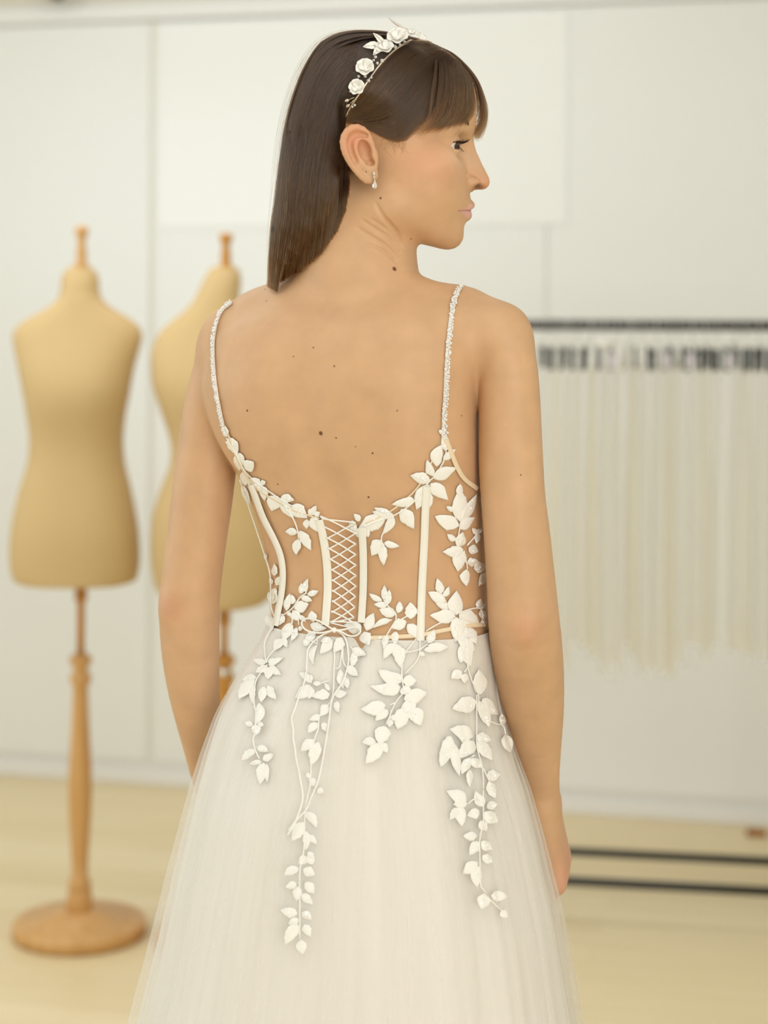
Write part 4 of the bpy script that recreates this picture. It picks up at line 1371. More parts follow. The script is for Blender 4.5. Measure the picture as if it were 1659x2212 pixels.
sk_mid = skirt_layer('tulle_layer', .0058, 11, [(12, 30, 8, .0036, 1.0), (30, 70, 10, .0010, .7)], m_tulle2)
sk_out = skirt_layer('tulle_layer', 0.0, 23, [(9, 20, 7, .0036, 1.1), (34, 130, 18, .0013, .6)], m_tulle)
for q_ in (sk_mid, sk_out): q_[2]['label'] = 'sheer gathered tulle overskirt'

# surface the trimmings lie on
_dv = np.concatenate([_w.reshape(-1, 3), sk_out[0]])
_df = _wf + [[i + len(_w.reshape(-1, 3)) for i in f] for f in sk_out[1]]
bvh_dress = BVHTree.FromPolygons(_dv.tolist(), _df)

def on_dress(px, py, off, bvh=None):
    h, n = ray_from_eye(px, py, bvh or bvh_dress)
    if h is None: return None
    n = np.array(n)
    if n[1] > 0: n = -n
    return np.array(h) + n * off

def ribbon(path, width, off, thick, n=40, bvh=None):
    """flat band lying on the dress along pixel path; width in px (number or per point)"""
    S = spline(np.array(path, float), n)
    T = np.gradient(S, axis=0); T /= np.linalg.norm(T, axis=1)[:, None]
    Nn = np.stack([-T[:, 1], T[:, 0]], -1)
    wd = np.full(n, width) if np.isscalar(width) else np.interp(np.linspace(0, 1, n), np.linspace(0, 1, len(width)), width)
    V, ok = [], []
    for i in range(n):
        row = []
        for f in (-.5, -.42, 0, .42, .5):
            p = on_dress(*(S[i] + Nn[i] * f * wd[i]), off + (thick if abs(f) < .45 else thick * .35), bvh)
            row.append(p)
        V.append(row); ok.append(all(p is not None for p in row))
    V = [v for v, k in zip(V, ok) if k]
    n = len(V)
    A = np.array(V)
    lowr = A[:, [0, 4]].copy()
    eye = np.array([0, 0, HC])
    for r in (0, 1):
        dirv = lowr[:, r] - eye; dirv /= np.linalg.norm(dirv, axis=1)[:, None]
        lowr[:, r] += dirv * (thick + off) * .9
    G = np.concatenate([lowr[:, :1], A, lowr[:, 1:]], 1)
    m = G.shape[1]
    Fc = [[i * m + k, i * m + k + 1, (i + 1) * m + k + 1, (i + 1) * m + k] for i in range(n - 1) for k in range(m - 1)]
    return G.reshape(-1, 3), Fc

for pl, wd in (([(545, 1046), (556, 1075), (572, 1118), (596, 1166), (609, 1200), (614, 1235), (612, 1275), (604, 1320), (598, 1352)], 13),
               ([(690, 1122), (699, 1160), (707, 1215), (709, 1270), (707, 1310), (704, 1350)], 17),
               ([(783, 1138), (786, 1180), (787, 1230), (786, 1285), (782, 1345)], 16),
               ([(921, 1050), (918, 1110), (916, 1170), (913, 1230), (910, 1300), (908, 1384)], 17)):
    mk('boning_channel', *ribbon(pl, wd, .0012, .0014), m_ribbon, dress)
mk('armhole_binding', *ribbon([(962, 948), (974, 978), (985, 1006), (1002, 1034), (1030, 1056)], 10, .0008, .0008, 26), m_nude, dress)
mk('waist_binding', *ribbon([(800, 1378), (850, 1376), (905, 1372), (960, 1361), (1010, 1352), (1050, 1349)], 9, .0006, .0004, 40), m_nude, dress)
mk('neckline_binding', *ribbon([(790, 1130), (840, 1106), (880, 1075), (905, 1048), (925, 1012), (944, 970)], 3.5, .0005, .0006, 26), m_nude, dress)
mk('neckline_binding', *ribbon([(494, 938), (506, 972), (522, 1008), (542, 1040), (562, 1060), (596, 1080), (632, 1101), (690, 1120)], 3.5, .0005, .0006, 26), m_nude, dress)

# --- lacing: one cord crossing between the two plackets, with a bow and two tails
c4 = lambda x, y: (580 + x / 5.82, 1060 + y / 5.82)
cL = lambda x, y: (480 + x / 5.268, 1300 + y / 5.268)
c1 = lambda x, y: (560 + x / 4.254, 1600 + y / 4.254)
lx = lambda y: np.interp(y, [300, 430, 565, 700, 820, 960, 1100, 1240, 1400, 1540, 1700], [655, 700, 730, 750, 765, 786, 800, 806, 806, 795, 780])
rx = lambda y: np.interp(y, [300, 500, 1250, 1400, 1700], [1105, 1116, 1116, 1104, 1082])
def cord(pts, r, n, lift, bvh=None):
    S = spline(np.array(pts, float), n)
    P = []
    for i, (u, v) in enumerate(S):
        p = on_dress(u, v, lift if np.isscalar(lift) else lift[i] if len(np.atleast_1d(lift)) == n else lift, bvh)
        if p is not None: P.append(p)
    P = np.array(P)
    for _ in range(8 if n > 20 else 0): P[1:-1] = (P[:-2] + 2 * P[1:-1] + P[2:]) / 4
    return tube(P, r, 7)
parts = []
rr_ = 1.75 * SH
for i in range(11):
    y = 305 + 134 * i
    a = c4(lx(y), y); y2 = y + 215; b = c4(rx(min(y2, 1660)), min(y2, 1660))
    parts.append(cord([a, ((a[0] + b[0]) / 2, (a[1] + b[1]) / 2 - .6), b], rr_, 14, .0034))
    y = 395 + 134 * i - 60 * (i > 0)
    if i == 0: parts.append(cord([c4(rx(385), 385), c4(900, 365), c4(lx(330) + 40, 345), c4(lx(310), 310)], rr_, 14, .003))
    y = 390 + 134 * i
    a = c4(rx(y), y); y2 = y + 205; b = c4(lx(min(y2, 1660)), min(y2, 1660))
    parts.append(cord([a, ((a[0] + b[0]) / 2, (a[1] + b[1]) / 2 + .6), b], rr_, 14, .0022))
mk('lacing_cord', *merge(*parts), m_cord, dress)
lo_ = [c4(*p) for p in [(835, 1752), (760, 1700), (680, 1645), (600, 1612), (520, 1606), (470, 1632), (462, 1690), (510, 1750), (600, 1785), (700, 1788), (790, 1765), (850, 1748)]]
ro_ = [c4(*p) for p in [(835, 1752), (930, 1775), (1000, 1815), (1080, 1832), (1160, 1815), (1205, 1765), (1180, 1725), (1110, 1718), (1020, 1735), (930, 1752), (850, 1752)]]
ta_ = [c4(840, 1752), c4(740, 1790), c4(640, 1855)] + [cL(*p) for p in [(1020, 520), (985, 640), (976, 800), (940, 950), (872, 1150), (826, 1280), (815, 1420), (832, 1560), (862, 1780), (900, 2000), (925, 2150)]] + [c1(*p) for p in [(400, 420), (408, 520), (385, 640), (340, 760), (280, 870)]]
tb_ = [c4(840, 1752), c4(920, 1790), c4(975, 1850)] + [cL(*p) for p in [(1440, 500), (1445, 640), (1420, 820), (1370, 960), (1275, 1100), (1240, 1250), (1205, 1500), (1160, 1760), (1112, 1990)]] + [c1(*p) for p in [(555, 350), (505, 490), (430, 640), (345, 745), (285, 830)]]
kc = on_dress(*c4(840, 1752), .0055)
bow = mk('bow', *merge(cord(lo_, rr_ * 1.15, 60, .0058), cord(ro_, rr_ * 1.15, 60, .0058), sphere(kc, .0028, 10, 8)), m_cord, dress)
mk('cord_tail', *cord(ta_, rr_, 150, .004), m_cord, bow, at=kc)
mk('cord_tail', *cord(tb_, rr_, 140, .004), m_cord, bow, at=kc)

# --- shoulder straps with seed beads
m_bead = new_mat('pearly glass beads', srgb(240, 236, 234), 0.12, Coat_Weight=.6)
def strap(path, wd, over):
    S = spline(np.array(path, float), 60)
    P = []
    for (u, v) in S:
        p = on_dress(u, v, .0022, bvh_body)
        if p is not None: P.append(p)
    P = np.array(P)
    top = P[0]
    ext = spline(np.array([top + np.array([over * .006, .055, -.045]), top + np.array([over * .006, .028, -.006]), top + np.array([over * .002, .008, .0015]), top]), 10)[:-1]
    C = np.concatenate([ext, P])
    n = len(C)
    Vs, rows = [], []
    view = np.array([0, 1.0, 0])
    T = np.gradient(C, axis=0); T /= np.linalg.norm(T, axis=1)[:, None]
    Vc = []
    for i in range(n):
        h = bvh_body.find_nearest(Vector(C[i]))
        nr = np.array(h[1]); 
        if nr.dot(C[i] - np.array(h[0])) < 0: nr = -nr
        s = np.cross(T[i], nr); s /= np.linalg.norm(s) + 1e-9
        w = wd * SH / 2
        Vc += [C[i] - s * w - nr * .0012, C[i] - s * w * .9 + nr * .0003, C[i] + s * w * .9 + nr * .0003, C[i] + s * w - nr * .0012]
        rows.append((s, nr))
    Fc = [[i * 4 + k, i * 4 + (k + 1) % 4, (i + 1) * 4 + (k + 1) % 4, (i + 1) * 4 + k] for i in range(n - 1) for k in range(4)]
    st = mk('strap', Vc, Fc, m_ribbon, dress)
    parts = []
    for i in range(3, n):
        for k in range(5):
            s, nr = rows[i]
            f = rng.uniform(-1, 1) * .62
            c = C[i] + s * f * wd * SH + T[i] * rng.uniform(-.0015, .0015) + nr * (.0007 + .0008 * rng.random())
            parts.append(sphere(c, rng.uniform(.00075, .0013), 6, 4))
    b = mk('bead_trim', *merge(*parts), m_bead, st)
    b['kind'] = 'stuff'
strap([(994, 623), (984, 643), (975, 680), (968, 730), (963, 790), (960, 850), (957, 900), (956, 940)], 9, 1)
strap([(500, 659), (482, 673), (470, 700), (464, 740), (465, 790), (470, 840), (479, 890), (489, 934)], 7.5, -1)
# --- lace: sprays of embroidered leaves sewn on the bodice and the skirt, every leaf a piece of its own
c5 = lambda x, y: (820 + x / 4.425, 900 + y / 4.425)
c6 = lambda x, y: (440 + x / 4.423, 900 + y / 4.423)
r3 = lambda x, y: (440 + x / 2.44, 1000 + y / 2.44)
c2 = lambda x, y: (920 + x / 4.254, 1500 + y / 4.254)
c8 = lambda x, y: (740 + x / 3.77, 1290 + y / 3.77)
c7 = lambda x, y: (460 + x / 3.77, 1290 + y / 3.77)
# each spray: scale, map, leaves (base x, y, tip x, y, width), stems
SPRAYS = [
 ('right strap end', 4.425, c5,
  [(632,330,612,130,70),(610,160,562,132,40),(640,160,652,140,36),(545,475,595,268,110),(608,412,726,308,62),(518,572,452,410,72),(518,590,740,488,104),(482,612,293,563,98),(488,640,656,798,110),(470,650,350,890,120),(455,700,420,935,90),(330,790,113,838,78),(205,885,328,1074,118),
   (130,938,-75,908,62),(130,950,28,1125,78),(42,1208,192,1240,60),(30,1230,40,1426,78),(14,1180,-78,1330,118)],
  [[(632,330),(605,430),(530,560),(480,605),(400,710),(310,825),(140,940),(-60,1010),(-160,1060)],[(130,950),(30,1120),(20,1185),(32,1240)]]),
 ('lacing right', 5.82, c4,
  [(1470,330,1130,470,180),(1150,380,1072,288,70),(1230,480,1260,585,80),(1160,470,1120,590,110),(1110,430,1000,470,120),(1540,285,1325,212,70)],
  []),
 ('right side', 4.425, c5,
  [(770,1000,768,690,140),(722,900,634,856,44),(790,850,826,762,46),(765,760,770,640,62),(790,1000,930,738,82),(760,1042,528,953,128),(770,1072,912,963,84),(735,1182,644,1122,54),(748,1245,796,1102,90),(800,1272,600,1292,98),(802,1290,746,1482,112),(850,1258,944,1292,84),
   (932,1122,884,1064,44),(940,1110,976,1066,44),(942,1112,924,1216,52),(838,1398,942,1376,78),(900,1450,1022,1432,96),(1012,1488,945,1622,68),(830,1460,830,1622,84)],
  [[(770,1000),(756,1090),(740,1180)],[(830,1230),(900,1150),(932,1110)],[(800,1280),(830,1420),(830,1460)]]),
 ('right waist flower', 4.425, c5,
  [(592,1692,548,1543,72),(616,1722,662,1622,50),(626,1772,463,1676,90),(672,1832,533,1786,62),(735,1895,735,1662,130),(722,1902,478,1900,118),(735,1918,724,2158,120),(758,1890,952,1978,136),(930,1826,970,1738,54),(960,1832,1016,1788,48),(964,1850,1000,1962,62),(990,1930,1012,2012,50),
   (822,2010,812,2195,96),(852,2018,924,2175,88),(850,2120,842,2330,92),(812,2170,760,2330,70)],
  [[(598,1692),(640,1790),(722,1882)],[(740,1880),(850,1842),(920,1830),(962,1842),(985,1930)],[(722,1912),(560,1980),(440,2050)],[(770,1930),(820,2020),(835,2200),(845,2400)]]),
 ('middle waist', 2.44, r3,
  [(950,722,952,643,28),(968,748,979,666,32),(940,727,871,688,28),(966,754,896,746,32),(1024,792,1033,728,34),(1012,798,924,772,50),(1090,822,1088,733,60),(1068,836,988,872,52),(1074,850,1128,928,52),(985,826,888,868,30),(858,884,897,790,50),(832,872,740,850,62),(846,890,872,962,58),(966,906,949,988,30),
   (1012,888,1008,964,36),(1010,950,946,1034,46),(1016,955,1042,1084,56),(1026,980,1064,1012,36),(942,918,914,930,18),(1180,950,1216,876,42),(1182,962,1292,972,46),(1160,985,1234,992,28),(1136,1000,1168,1014,24)],
  [[(950,720),(970,752),(1012,792),(1018,832),(1085,800)],[(992,826),(950,846),(895,868)],[(1012,830),(966,908),(958,940)],[(1180,955),(1130,985),(1060,1000)],[(1120,925),(1058,1010),(1046,1080),(1044,1132)],[(1140,930),(1130,1030),(1060,1112)]]),
 ('left strap end', 4.423, c6,
  [(215,195,205,84,52),(240,200,322,372,88),(246,262,204,240,34),(342,345,345,522,90),(392,500,478,432,112),(380,522,400,662,84),(428,600,566,702,110),(560,660,582,806,76),(540,640,592,620,46),(704,758,650,904,136),(735,775,866,800,78),(742,800,862,974,80),(895,1110,778,1098,64),(905,1170,882,1324,74),(915,1090,1028,1278,84),
   (838,850,990,970,112),(1000,935,1077,850,64),(985,980,985,1074,54),(1040,955,1104,1104,100),(1060,950,1112,912,52)],
  [[(225,200),(320,360),(390,500),(480,600),(600,690),(720,772),(850,852)],[(735,780),(860,970),(905,1090),(912,1160)]]),
 ('left side edge', 4.423, c6,
  [(365,650,442,850,52),(470,862,492,1012,58),(545,1135,548,1220,36),(588,1306,592,1374,30),(676,1522,675,1402,52),(692,1612,738,1522,62),(652,1602,632,1530,32),(652,1702,692,1636,62),(640,1792,692,1676,74),(662,1762,616,1676,62)],
  [[(352,600),(440,850),(490,1010),(545,1180),(604,1360),(644,1520),(652,1790),(690,1930)]]),
 ('left waist', 4.423, c6,
  [(790,1852,826,1688,64),(846,1792,840,1698,62),(866,1832,1003,1790,100),(868,1852,902,1952,90),(830,1870,800,1900,60),(930,1692,936,1588,52),(976,1682,996,1543,50),(990,1700,1098,1664,52),(930,1722,1038,1762,58),(910,1902,976,1962,46),(750,1882,700,2004,74),(1032,1952,1034,1853,64)],
  [[(988,1682),(922,1732),(862,1822),(790,1882),(750,1900)],[(870,1850),(905,1890),(915,1990)],[(860,1850),(850,1990)]]),
 ('left hip', 5.268, cL,
  [(520,140,565,330,90),(790,238,690,440,108),(692,400,738,524,62),(680,420,588,562,96),(850,290,784,452,64),(862,300,918,308,50),(505,690,343,658,70),(520,690,612,648,56),(525,722,704,632,60),(512,732,378,806,76),(520,740,520,884,96),(540,730,672,834,80),(392,860,215,905,76),(250,905,203,752,54),(372,880,180,1112,120),(362,940,350,1166,64),(480,962,440,1146,88),(512,958,614,1114,92),
   (420,1150,380,1402,92),(350,1400,243,1384,58),(402,1380,472,1408,58),(385,1395,382,1524,96),(392,1652,528,1704,80),(372,1680,216,1812,86),(462,1800,584,1728,74),(450,1822,298,1852,54),(472,1830,430,2084,108),(502,1840,512,2064,58)],
  [[(580,290),(500,440),(490,560),(512,700)],[(690,440),(600,550),(530,640),(512,700)],[(520,720),(440,820),(382,940),(370,1150),(392,1250)],[(392,1250),(384,1400),(380,1500),(362,1560),(372,1660),(432,1790)]]),
 ('under the bow', 5.268, cL,
  [(1040,230,1014,98,74),(1000,262,1190,300,96),(950,430,1062,330,96),(920,492,1022,424,74),(1080,480,1040,728,62),(1080,470,1084,380,20),(1250,430,1110,594,106),(1244,430,1118,452,74),(1290,440,1402,500,98),(1392,850,1428,992,66),(1350,860,1345,760,56),(1020,922,866,798,76),(1010,905,1008,820,44),(1030,930,1134,930,52),(1002,950,828,1108,118),(1012,962,980,1108,84),
   (1222,1050,1016,1082,106),(1282,1060,1424,1038,84),(1222,1012,1160,920,44),(1302,1130,1328,1268,64),(1200,1170,1118,1304,96),(1112,1290,983,1348,70),(1092,1380,973,1494,86),(1142,1370,1184,1484,74),(1052,1570,888,1704,106),(1092,1590,1008,1864,118),(1002,1960,948,1992,64),(1022,2000,1084,2122,64),(1082,2130,1154,2172,74)],
  [[(1000,440),(1090,480)],[(1282,500),(1278,700),(1268,1000),(1232,1140),(1112,1300),(1092,1450),(1042,1600),(1012,1870),(1012,2100)],[(1282,760),(1340,740),(1370,520)],[(1130,930),(1220,900)]]),
 ('right of the bow', 3.77, c7,
  [(1130,420,1248,472,64),(1152,440,1128,574,54),(1092,560,1184,642,66),(1042,600,1064,748,56),(1048,330,980,450,80)],
  [[(1060,400),(1062,520),(1090,580)],[(1140,430),(1120,400)]]),
 ('long middle spray', 4.254, c1,
  [(430,650,530,806,76),(408,750,296,926,102),(430,830,425,1016,64),(450,862,530,958,54),(430,1060,362,1136,76),(440,1056,506,1036,62),(440,1062,494,1140,86),(362,1172,226,1236,76),(402,1182,514,1236,86),(342,1310,236,1352,64),(352,1340,340,1478,76),(420,1300,504,1408,86),(390,1410,494,1508,70),(350,1590,190,1556,86),(390,1580,484,1646,66),(362,1640,266,1684,66),(356,1690,236,1878,98),(410,1690,474,1806,76),(382,1830,402,1968,86)],
  [[(450,330),(470,400),(422,640),(410,1000),(372,1200),(372,1500),(372,1830)]]),
 ('right hip', 4.254, c2,
  [(460,62,240,132,140),(520,40,664,184,114),(488,60,580,306,100),(710,282,694,166,54),(720,312,808,388,64),(724,372,778,532,92),(432,390,216,318,120),(400,420,300,395,70),(474,372,600,424,96),(440,430,306,586,120),(470,430,612,610,102),(230,385,120,556,108),(236,430,312,758,88),(212,500,136,668,98),(412,580,326,736,76),(420,590,514,676,76),(406,690,400,856,56),(560,740,684,740,96),(576,800,642,958,82)],
  [[(460,0),(460,380),(465,500),(512,680),(522,870)],[(562,240),(640,270),(702,292),(725,370)],[(522,680),(562,770),(602,842)],[(440,560),(412,582)]]),
 ('right lower flowers', 4.254, c2,
  [(370,1000,186,886,108),(380,1002,250,1010,70),(320,1020,332,1216,92),(290,1040,218,1156,66),(530,1030,454,886,86),(490,1070,380,1114,92),(560,1040,660,1008,76),(540,1080,660,1186,102),(500,1160,560,1256,80),(470,1300,340,1300,76),(480,1350,398,1478,82),(510,1350,610,1426,80),(520,1480,614,1546,80),(470,1540,340,1648,102),(480,1580,470,1776,92),(540,1830,508,1978,108),(600,1850,760,1862,92),(690,1990,748,2056,64)],
  [[(380,1005),(450,962),(520,1000)],[(522,870),(522,1150),(490,1350),(490,1550),(500,1760),(560,1830)],[(522,1830),(602,1900),(682,1980),(742,1990)]]),
 ('middle hip', 3.77, c8,
  [(480,692,286,588,96),(460,712,216,722,80),(470,730,322,794,98),(490,682,604,680,86),(500,722,540,796,86),(480,682,400,608,54),(350,880,142,912,102),(370,920,263,1008,70),(380,990,380,1060,52),(402,960,442,1014,48),(500,832,692,776,108),(520,900,446,1076,118),(562,900,634,1050,118),(522,840,562,960,118),(345,1050,300,1205,116),(272,1182,156,1184,64),(302,1190,186,1356,108),(312,1190,368,1268,64)],
  [[(482,600),(490,690),(492,780),(430,860),(352,1040)],[(392,920),(382,1000)],[(430,860),(380,880)]]),
 ('right upper hip', 3.77, c8,
  [(1000,240,988,456,108),(1012,400,1040,564,96),(970,602,882,662,76),(1000,622,990,704,58),(1110,792,1110,584,100),(1140,742,1258,656,64),(1160,772,1276,802,64),(980,420,960,540,60)],
  [[(1000,500),(1022,600),(1052,690),(1100,800),(1090,900)],[(1110,790),(1150,750)],[(1020,560),(985,610)]]),
]
SPRAY_LABEL = {'lacing right': 'lace bell flower at the top of the right placket', 'right waist flower': 'four petalled lace flower at the right of the waist',
               'long middle spray': 'long trailing lace spray down the middle of the skirt', 'right lower flowers': 'lace spray trailing down the right of the skirt'}

def leaf_mesh(b, t, w, lift):
    b, t = np.array(b, float), np.array(t, float)
    ax = t - b; ln = np.hypot(*ax) + 1e-9; ax /= ln; nx = np.array([-ax[1], ax[0]])
    nT = 9
    bend = rng.normal() * .05 * ln
    full = .42 + .08 * rng.random()
    rows = []
    hits = []
    for i in range(nT):
        s = i / (nT - 1)
        prof = math.sin(math.pi * s**(.80 if full < .46 else .7))**.9 if 0 < s < 1 else 0.0
        prof = max(prof, .10 if s == 0 else .02)
        row = []
        for j, f in enumerate((-1, -.8, -.28, 0, .28, .8, 1)):
            jit = 1 + (.07 * rng.normal() if abs(f) == 1 else 0)
            q = b + ax * ln * s + nx * (f * jit * prof * w / 2 + bend * math.sin(math.pi * s))
            p = on_dress(q[0], q[1], 0.0)
            row.append(p)
            if p is not None: hits.append(p[1])
        rows.append(row)
    if len(hits) < 30: return None
    my = float(np.median(hits))
    if np.percentile(hits, 92) - np.percentile(hits, 8) > 1.9 * max(ln, w) * SH: return None
    V = np.zeros((nT, 7, 3))
    uv, yy = [], []
    for i in range(nT):
        for p in rows[i]:
            if p is not None and abs(p[1] - my) < .03:
                g = project(p); uv.append((1, g[0] - b[0], g[1] - b[1])); yy.append(p[1])
    co = np.linalg.lstsq(np.array(uv), np.array(yy), rcond=None)[0]
    clean = len(yy) > 58
    for i in range(nT):
        s = i / (nT - 1)
        prof = math.sin(math.pi * s**.8)**.72 if 0 < s < 1 else 0
        for j, f in enumerate((-1, -.8, -.28, 0, .28, .8, 1)):
            p = rows[i][j]
            jq = b + ax * ln * s + nx * (f * max(prof, .05) * w / 2)
            yp = co[0] + co[1] * (jq[0] - b[0]) + co[2] * (jq[1] - b[1])
            if p is None or abs(p[1] - yp) > .008 or not clean:
                p = W(jq[0], jq[1], min(max(yp, my - .012), my + .012))
            V[i, j] = p
    # lift towards the viewer side: rim cord, sunken field, raised midrib
    eye = np.array([0, 0, HC])
    d = eye - V; d /= np.linalg.norm(d, axis=-1, keepdims=True)
    h = np.array([.0001, .0006, .0002, .0007, .0002, .0006, .0001])
    tilt = rng.normal() * .0003
    H = lift + h[None, :] + tilt * np.linspace(-1, 1, 7)[None, :] + .0002 * np.sin(np.linspace(0, math.pi, nT))[:, None]
    H[:, [0, 6]] -= .0002
    V = V + d * H[..., None]
    Fc = [[i * 7 + k, i * 7 + k + 1, (i + 1) * 7 + k + 1, (i + 1) * 7 + k] for i in range(nT - 1) for k in range(6)]
    # back side, so that a leaf has thickness
    Bk = V - d * .0004
    n = nT * 7
    V2 = np.concatenate([V.reshape(-1, 3), Bk.reshape(-1, 3)])
    Fc += [[i * 7 + k + n, (i + 1) * 7 + k + n, (i + 1) * 7 + k + 1 + n, i * 7 + k + 1 + n] for i in range(nT - 1) for k in range(6)]
    for i in range(nT - 1):
        Fc.append([i * 7, (i + 1) * 7, (i + 1) * 7 + n, i * 7 + n]); Fc.append([i * 7 + 6, i * 7 + 6 + n, (i + 1) * 7 + 6 + n, (i + 1) * 7 + 6])
    return V2, Fc

m_sequin = new_mat('clear sequins', srgb(250, 249, 246), 0.1, Coat_Weight=.8)
n_leaf = 0
for nm, sc, mp, leaves, stems in SPRAYS:
    parts = []
    for st in stems:
        S = spline([mp(*p) for p in st], max(6, 4 * len(st)))
        P = [on_dress(u, v, .0010) for u, v in S]
        P = np.array([p for p in P if p is not None])
        if len(P) > 3:
            # drop jumps off the edge
            k = np.where(np.abs(np.diff(P[:, 1])) > .02)[0]
            if len(k): P = P[:k[0] + 1]
            if len(P) > 3: parts.append(tube(P, 1.6 * SH, 6))
    if parts:
        spray = mk('lace_spray', *merge(*parts), m_lace, dress)
    else:
        c0 = on_dress(*mp(leaves[0][0], leaves[0][1]), .001)
        spray = mk('lace_spray', *sphere(c0, .0012, 6, 4), m_lace, dress)
    if nm in SPRAY_LABEL: spray['label'] = SPRAY_LABEL[nm]
    sq = []
    for (bx, by, tx, ty, w) in leaves:
        g = leaf_mesh(mp(bx, by), mp(tx, ty), w / sc * 1.16, .0005 + .0006 * rng.random())
        if g is None: continue
        mk('leaf', g[0], g[1], m_lace, spray)
        n_leaf += 1
        if rng.random() < .55:
            for _ in range(int(rng.integers(1, 5))):
                i_, j_ = int(rng.integers(2, 7)), int(rng.integers(2, 5))
                c_ = g[0][i_ * 7 + j_]
                nv = np.array([0, 0, HC]) - c_; nv /= np.linalg.norm(nv); nv = nv + rng.normal(size=3) * .35; nv /= np.linalg.norm(nv)
                sq.append(tube([c_ + nv * .0003, c_ + nv * .0006], rng.uniform(.0007, .0012), 8))
    if sq: tag(mk('sequins', *merge(*sq), m_sequin, spray, smooth=False), kind='stuff')
# ------------------------------------------------------------------ headband with porcelain flowers
m_petal = new_mat('white porcelain petals', srgb(244, 240, 232), 0.35)
m_gold = new_mat('pale gold wire', srgb(222, 204, 178), 0.3, Metallic=0.8)
m_leafm = new_mat('white enamel leaves', srgb(244, 240, 236), 0.25)
m_crystal = new_mat('clear crystals', srgb(232, 228, 224), 0.06, Metallic=0.55)

def on_hair(px, py, off):
    h, n = ray_from_eye(px, py, bvh_hair)
    if h is None: return W(px, py, YH), np.array([0, -.5, .85])
    n = np.array(n); e = np.array([0, 0, HC]) - np.array(h)
    if n.dot(e) < 0: n = -n
    return np.array(h) + n * off, n
bp = spline(np.array([(749, 252), (757, 236), (768, 216), (786, 191), (812, 154), (846, 117), (882, 95), (912, 85)], float), 30)
P = [on_hair(u, v, .0022)[0] for u, v in bp]
top = W(932, 93, YH + .006)
far = [np.array([p[0] + .006, 2 * YH + .012 - p[1], p[2]]) for p in P[::-1]]
path = spline(np.array(P[::3] + [top] + far[1::3]), 90)
hb = empty('headband', tuple(P[0]))
tag(hb, 'white flowered bridal headband with pearls in the woman\'s brown hair', 'headband')
mk('band', *tube(path, .0010, 8), m_gold, hb)

def frame_of(n):
    n = np.asarray(n, float) / np.linalg.norm(n)
    a = np.cross(n, [0, 0, 1.0]); 
    if np.linalg.norm(a) < .1: a = np.cross(n, [1.0, 0, 0])
    a /= np.linalg.norm(a)
    return n, a, np.cross(n, a)
def petal_mesh(c, n, r, ang, r0, half, cup, curl):
    n, a, b = frame_of(n)
    V = []
    NU, NV = 7, 7
    for i in range(NU):
        s = i / (NU - 1)
        for j in range(NV):
            f = -1 + 2 * j / (NV - 1)
            wd = half * math.sin(math.pi * (.18 + .62 * s))**.8
            t = ang + f * wd
            rad = r * (r0 + (1 - r0) * s) * (1 - .10 * f * f * s) * (1 + .03 * math.sin(5 * f + ang))
            h = r * (cup * s**1.6 - curl * max(0, s - .75)**2 * 6 + .12 * f * f * s)
            V.append(np.asarray(c) + rad * (math.cos(t) * a + math.sin(t) * b) + h * n)
    m = NU * NV
    V = np.array(V); V2 = np.concatenate([V, V - n * r * .05])
    F1 = [[i * NV + j, i * NV + j + 1, (i + 1) * NV + j + 1, (i + 1) * NV + j] for i in range(NU - 1) for j in range(NV - 1)]
    Fc = F1 + [[q + m for q in f[::-1]] for f in F1]
    ring = [j for j in range(NV)] + [i * NV + NV - 1 for i in range(1, NU)] + [(NU - 1) * NV + j for j in range(NV - 2, -1, -1)] + [i * NV for i in range(NU - 2, 0, -1)]
    for k in range(len(ring)):
        a_, b_ = ring[k], ring[(k + 1) % len(ring)]
        Fc.append([a_, a_ + m, b_ + m, b_])
    return V2, Fc
def flower(u, v, r, off=.004, n=None, tilt=None, inner=True):
    c, nn = on_hair(u, v, off)
    if n is not None:
        nn = np.array(n, float)
        if ray_from_eye(u, v, bvh_hair)[0] is None: c = W(u, v, YH if tilt is None else tilt)
    s = c[1] / F; r = r * s
    fl = mk('flower', *sphere(c, r * .22, 10, 6), m_petal, hb, at=c)
    a0 = rng.random() * 6
    for k in range(5):
        mk('petal', *petal_mesh(c, nn, r, a0 + k * 1.2566, .12, .92, .42, .12), m_petal, fl, at=c)
    if inner:
        for k in range(3):
            mk('petal', *petal_mesh(c, nn, r * .62, a0 + .6 + k * 2.094, .1, 1.0, .75, .0), m_petal, fl, at=c)
    return fl
toward = lambda x, z: (x, -1.0, z)
flower(773, 191, 18, .004, None)
flower(790, 152, 21, .004)
flower(831, 113, 21, .005)
flower(857, 99, 24, .009, toward(-.1, .7), 1.845)
flower(888, 73, 13, .0, toward(.2, 1.4), 1.858)
flower(909, 83, 13, .0, toward(.9, 1.0), 1.862, False)

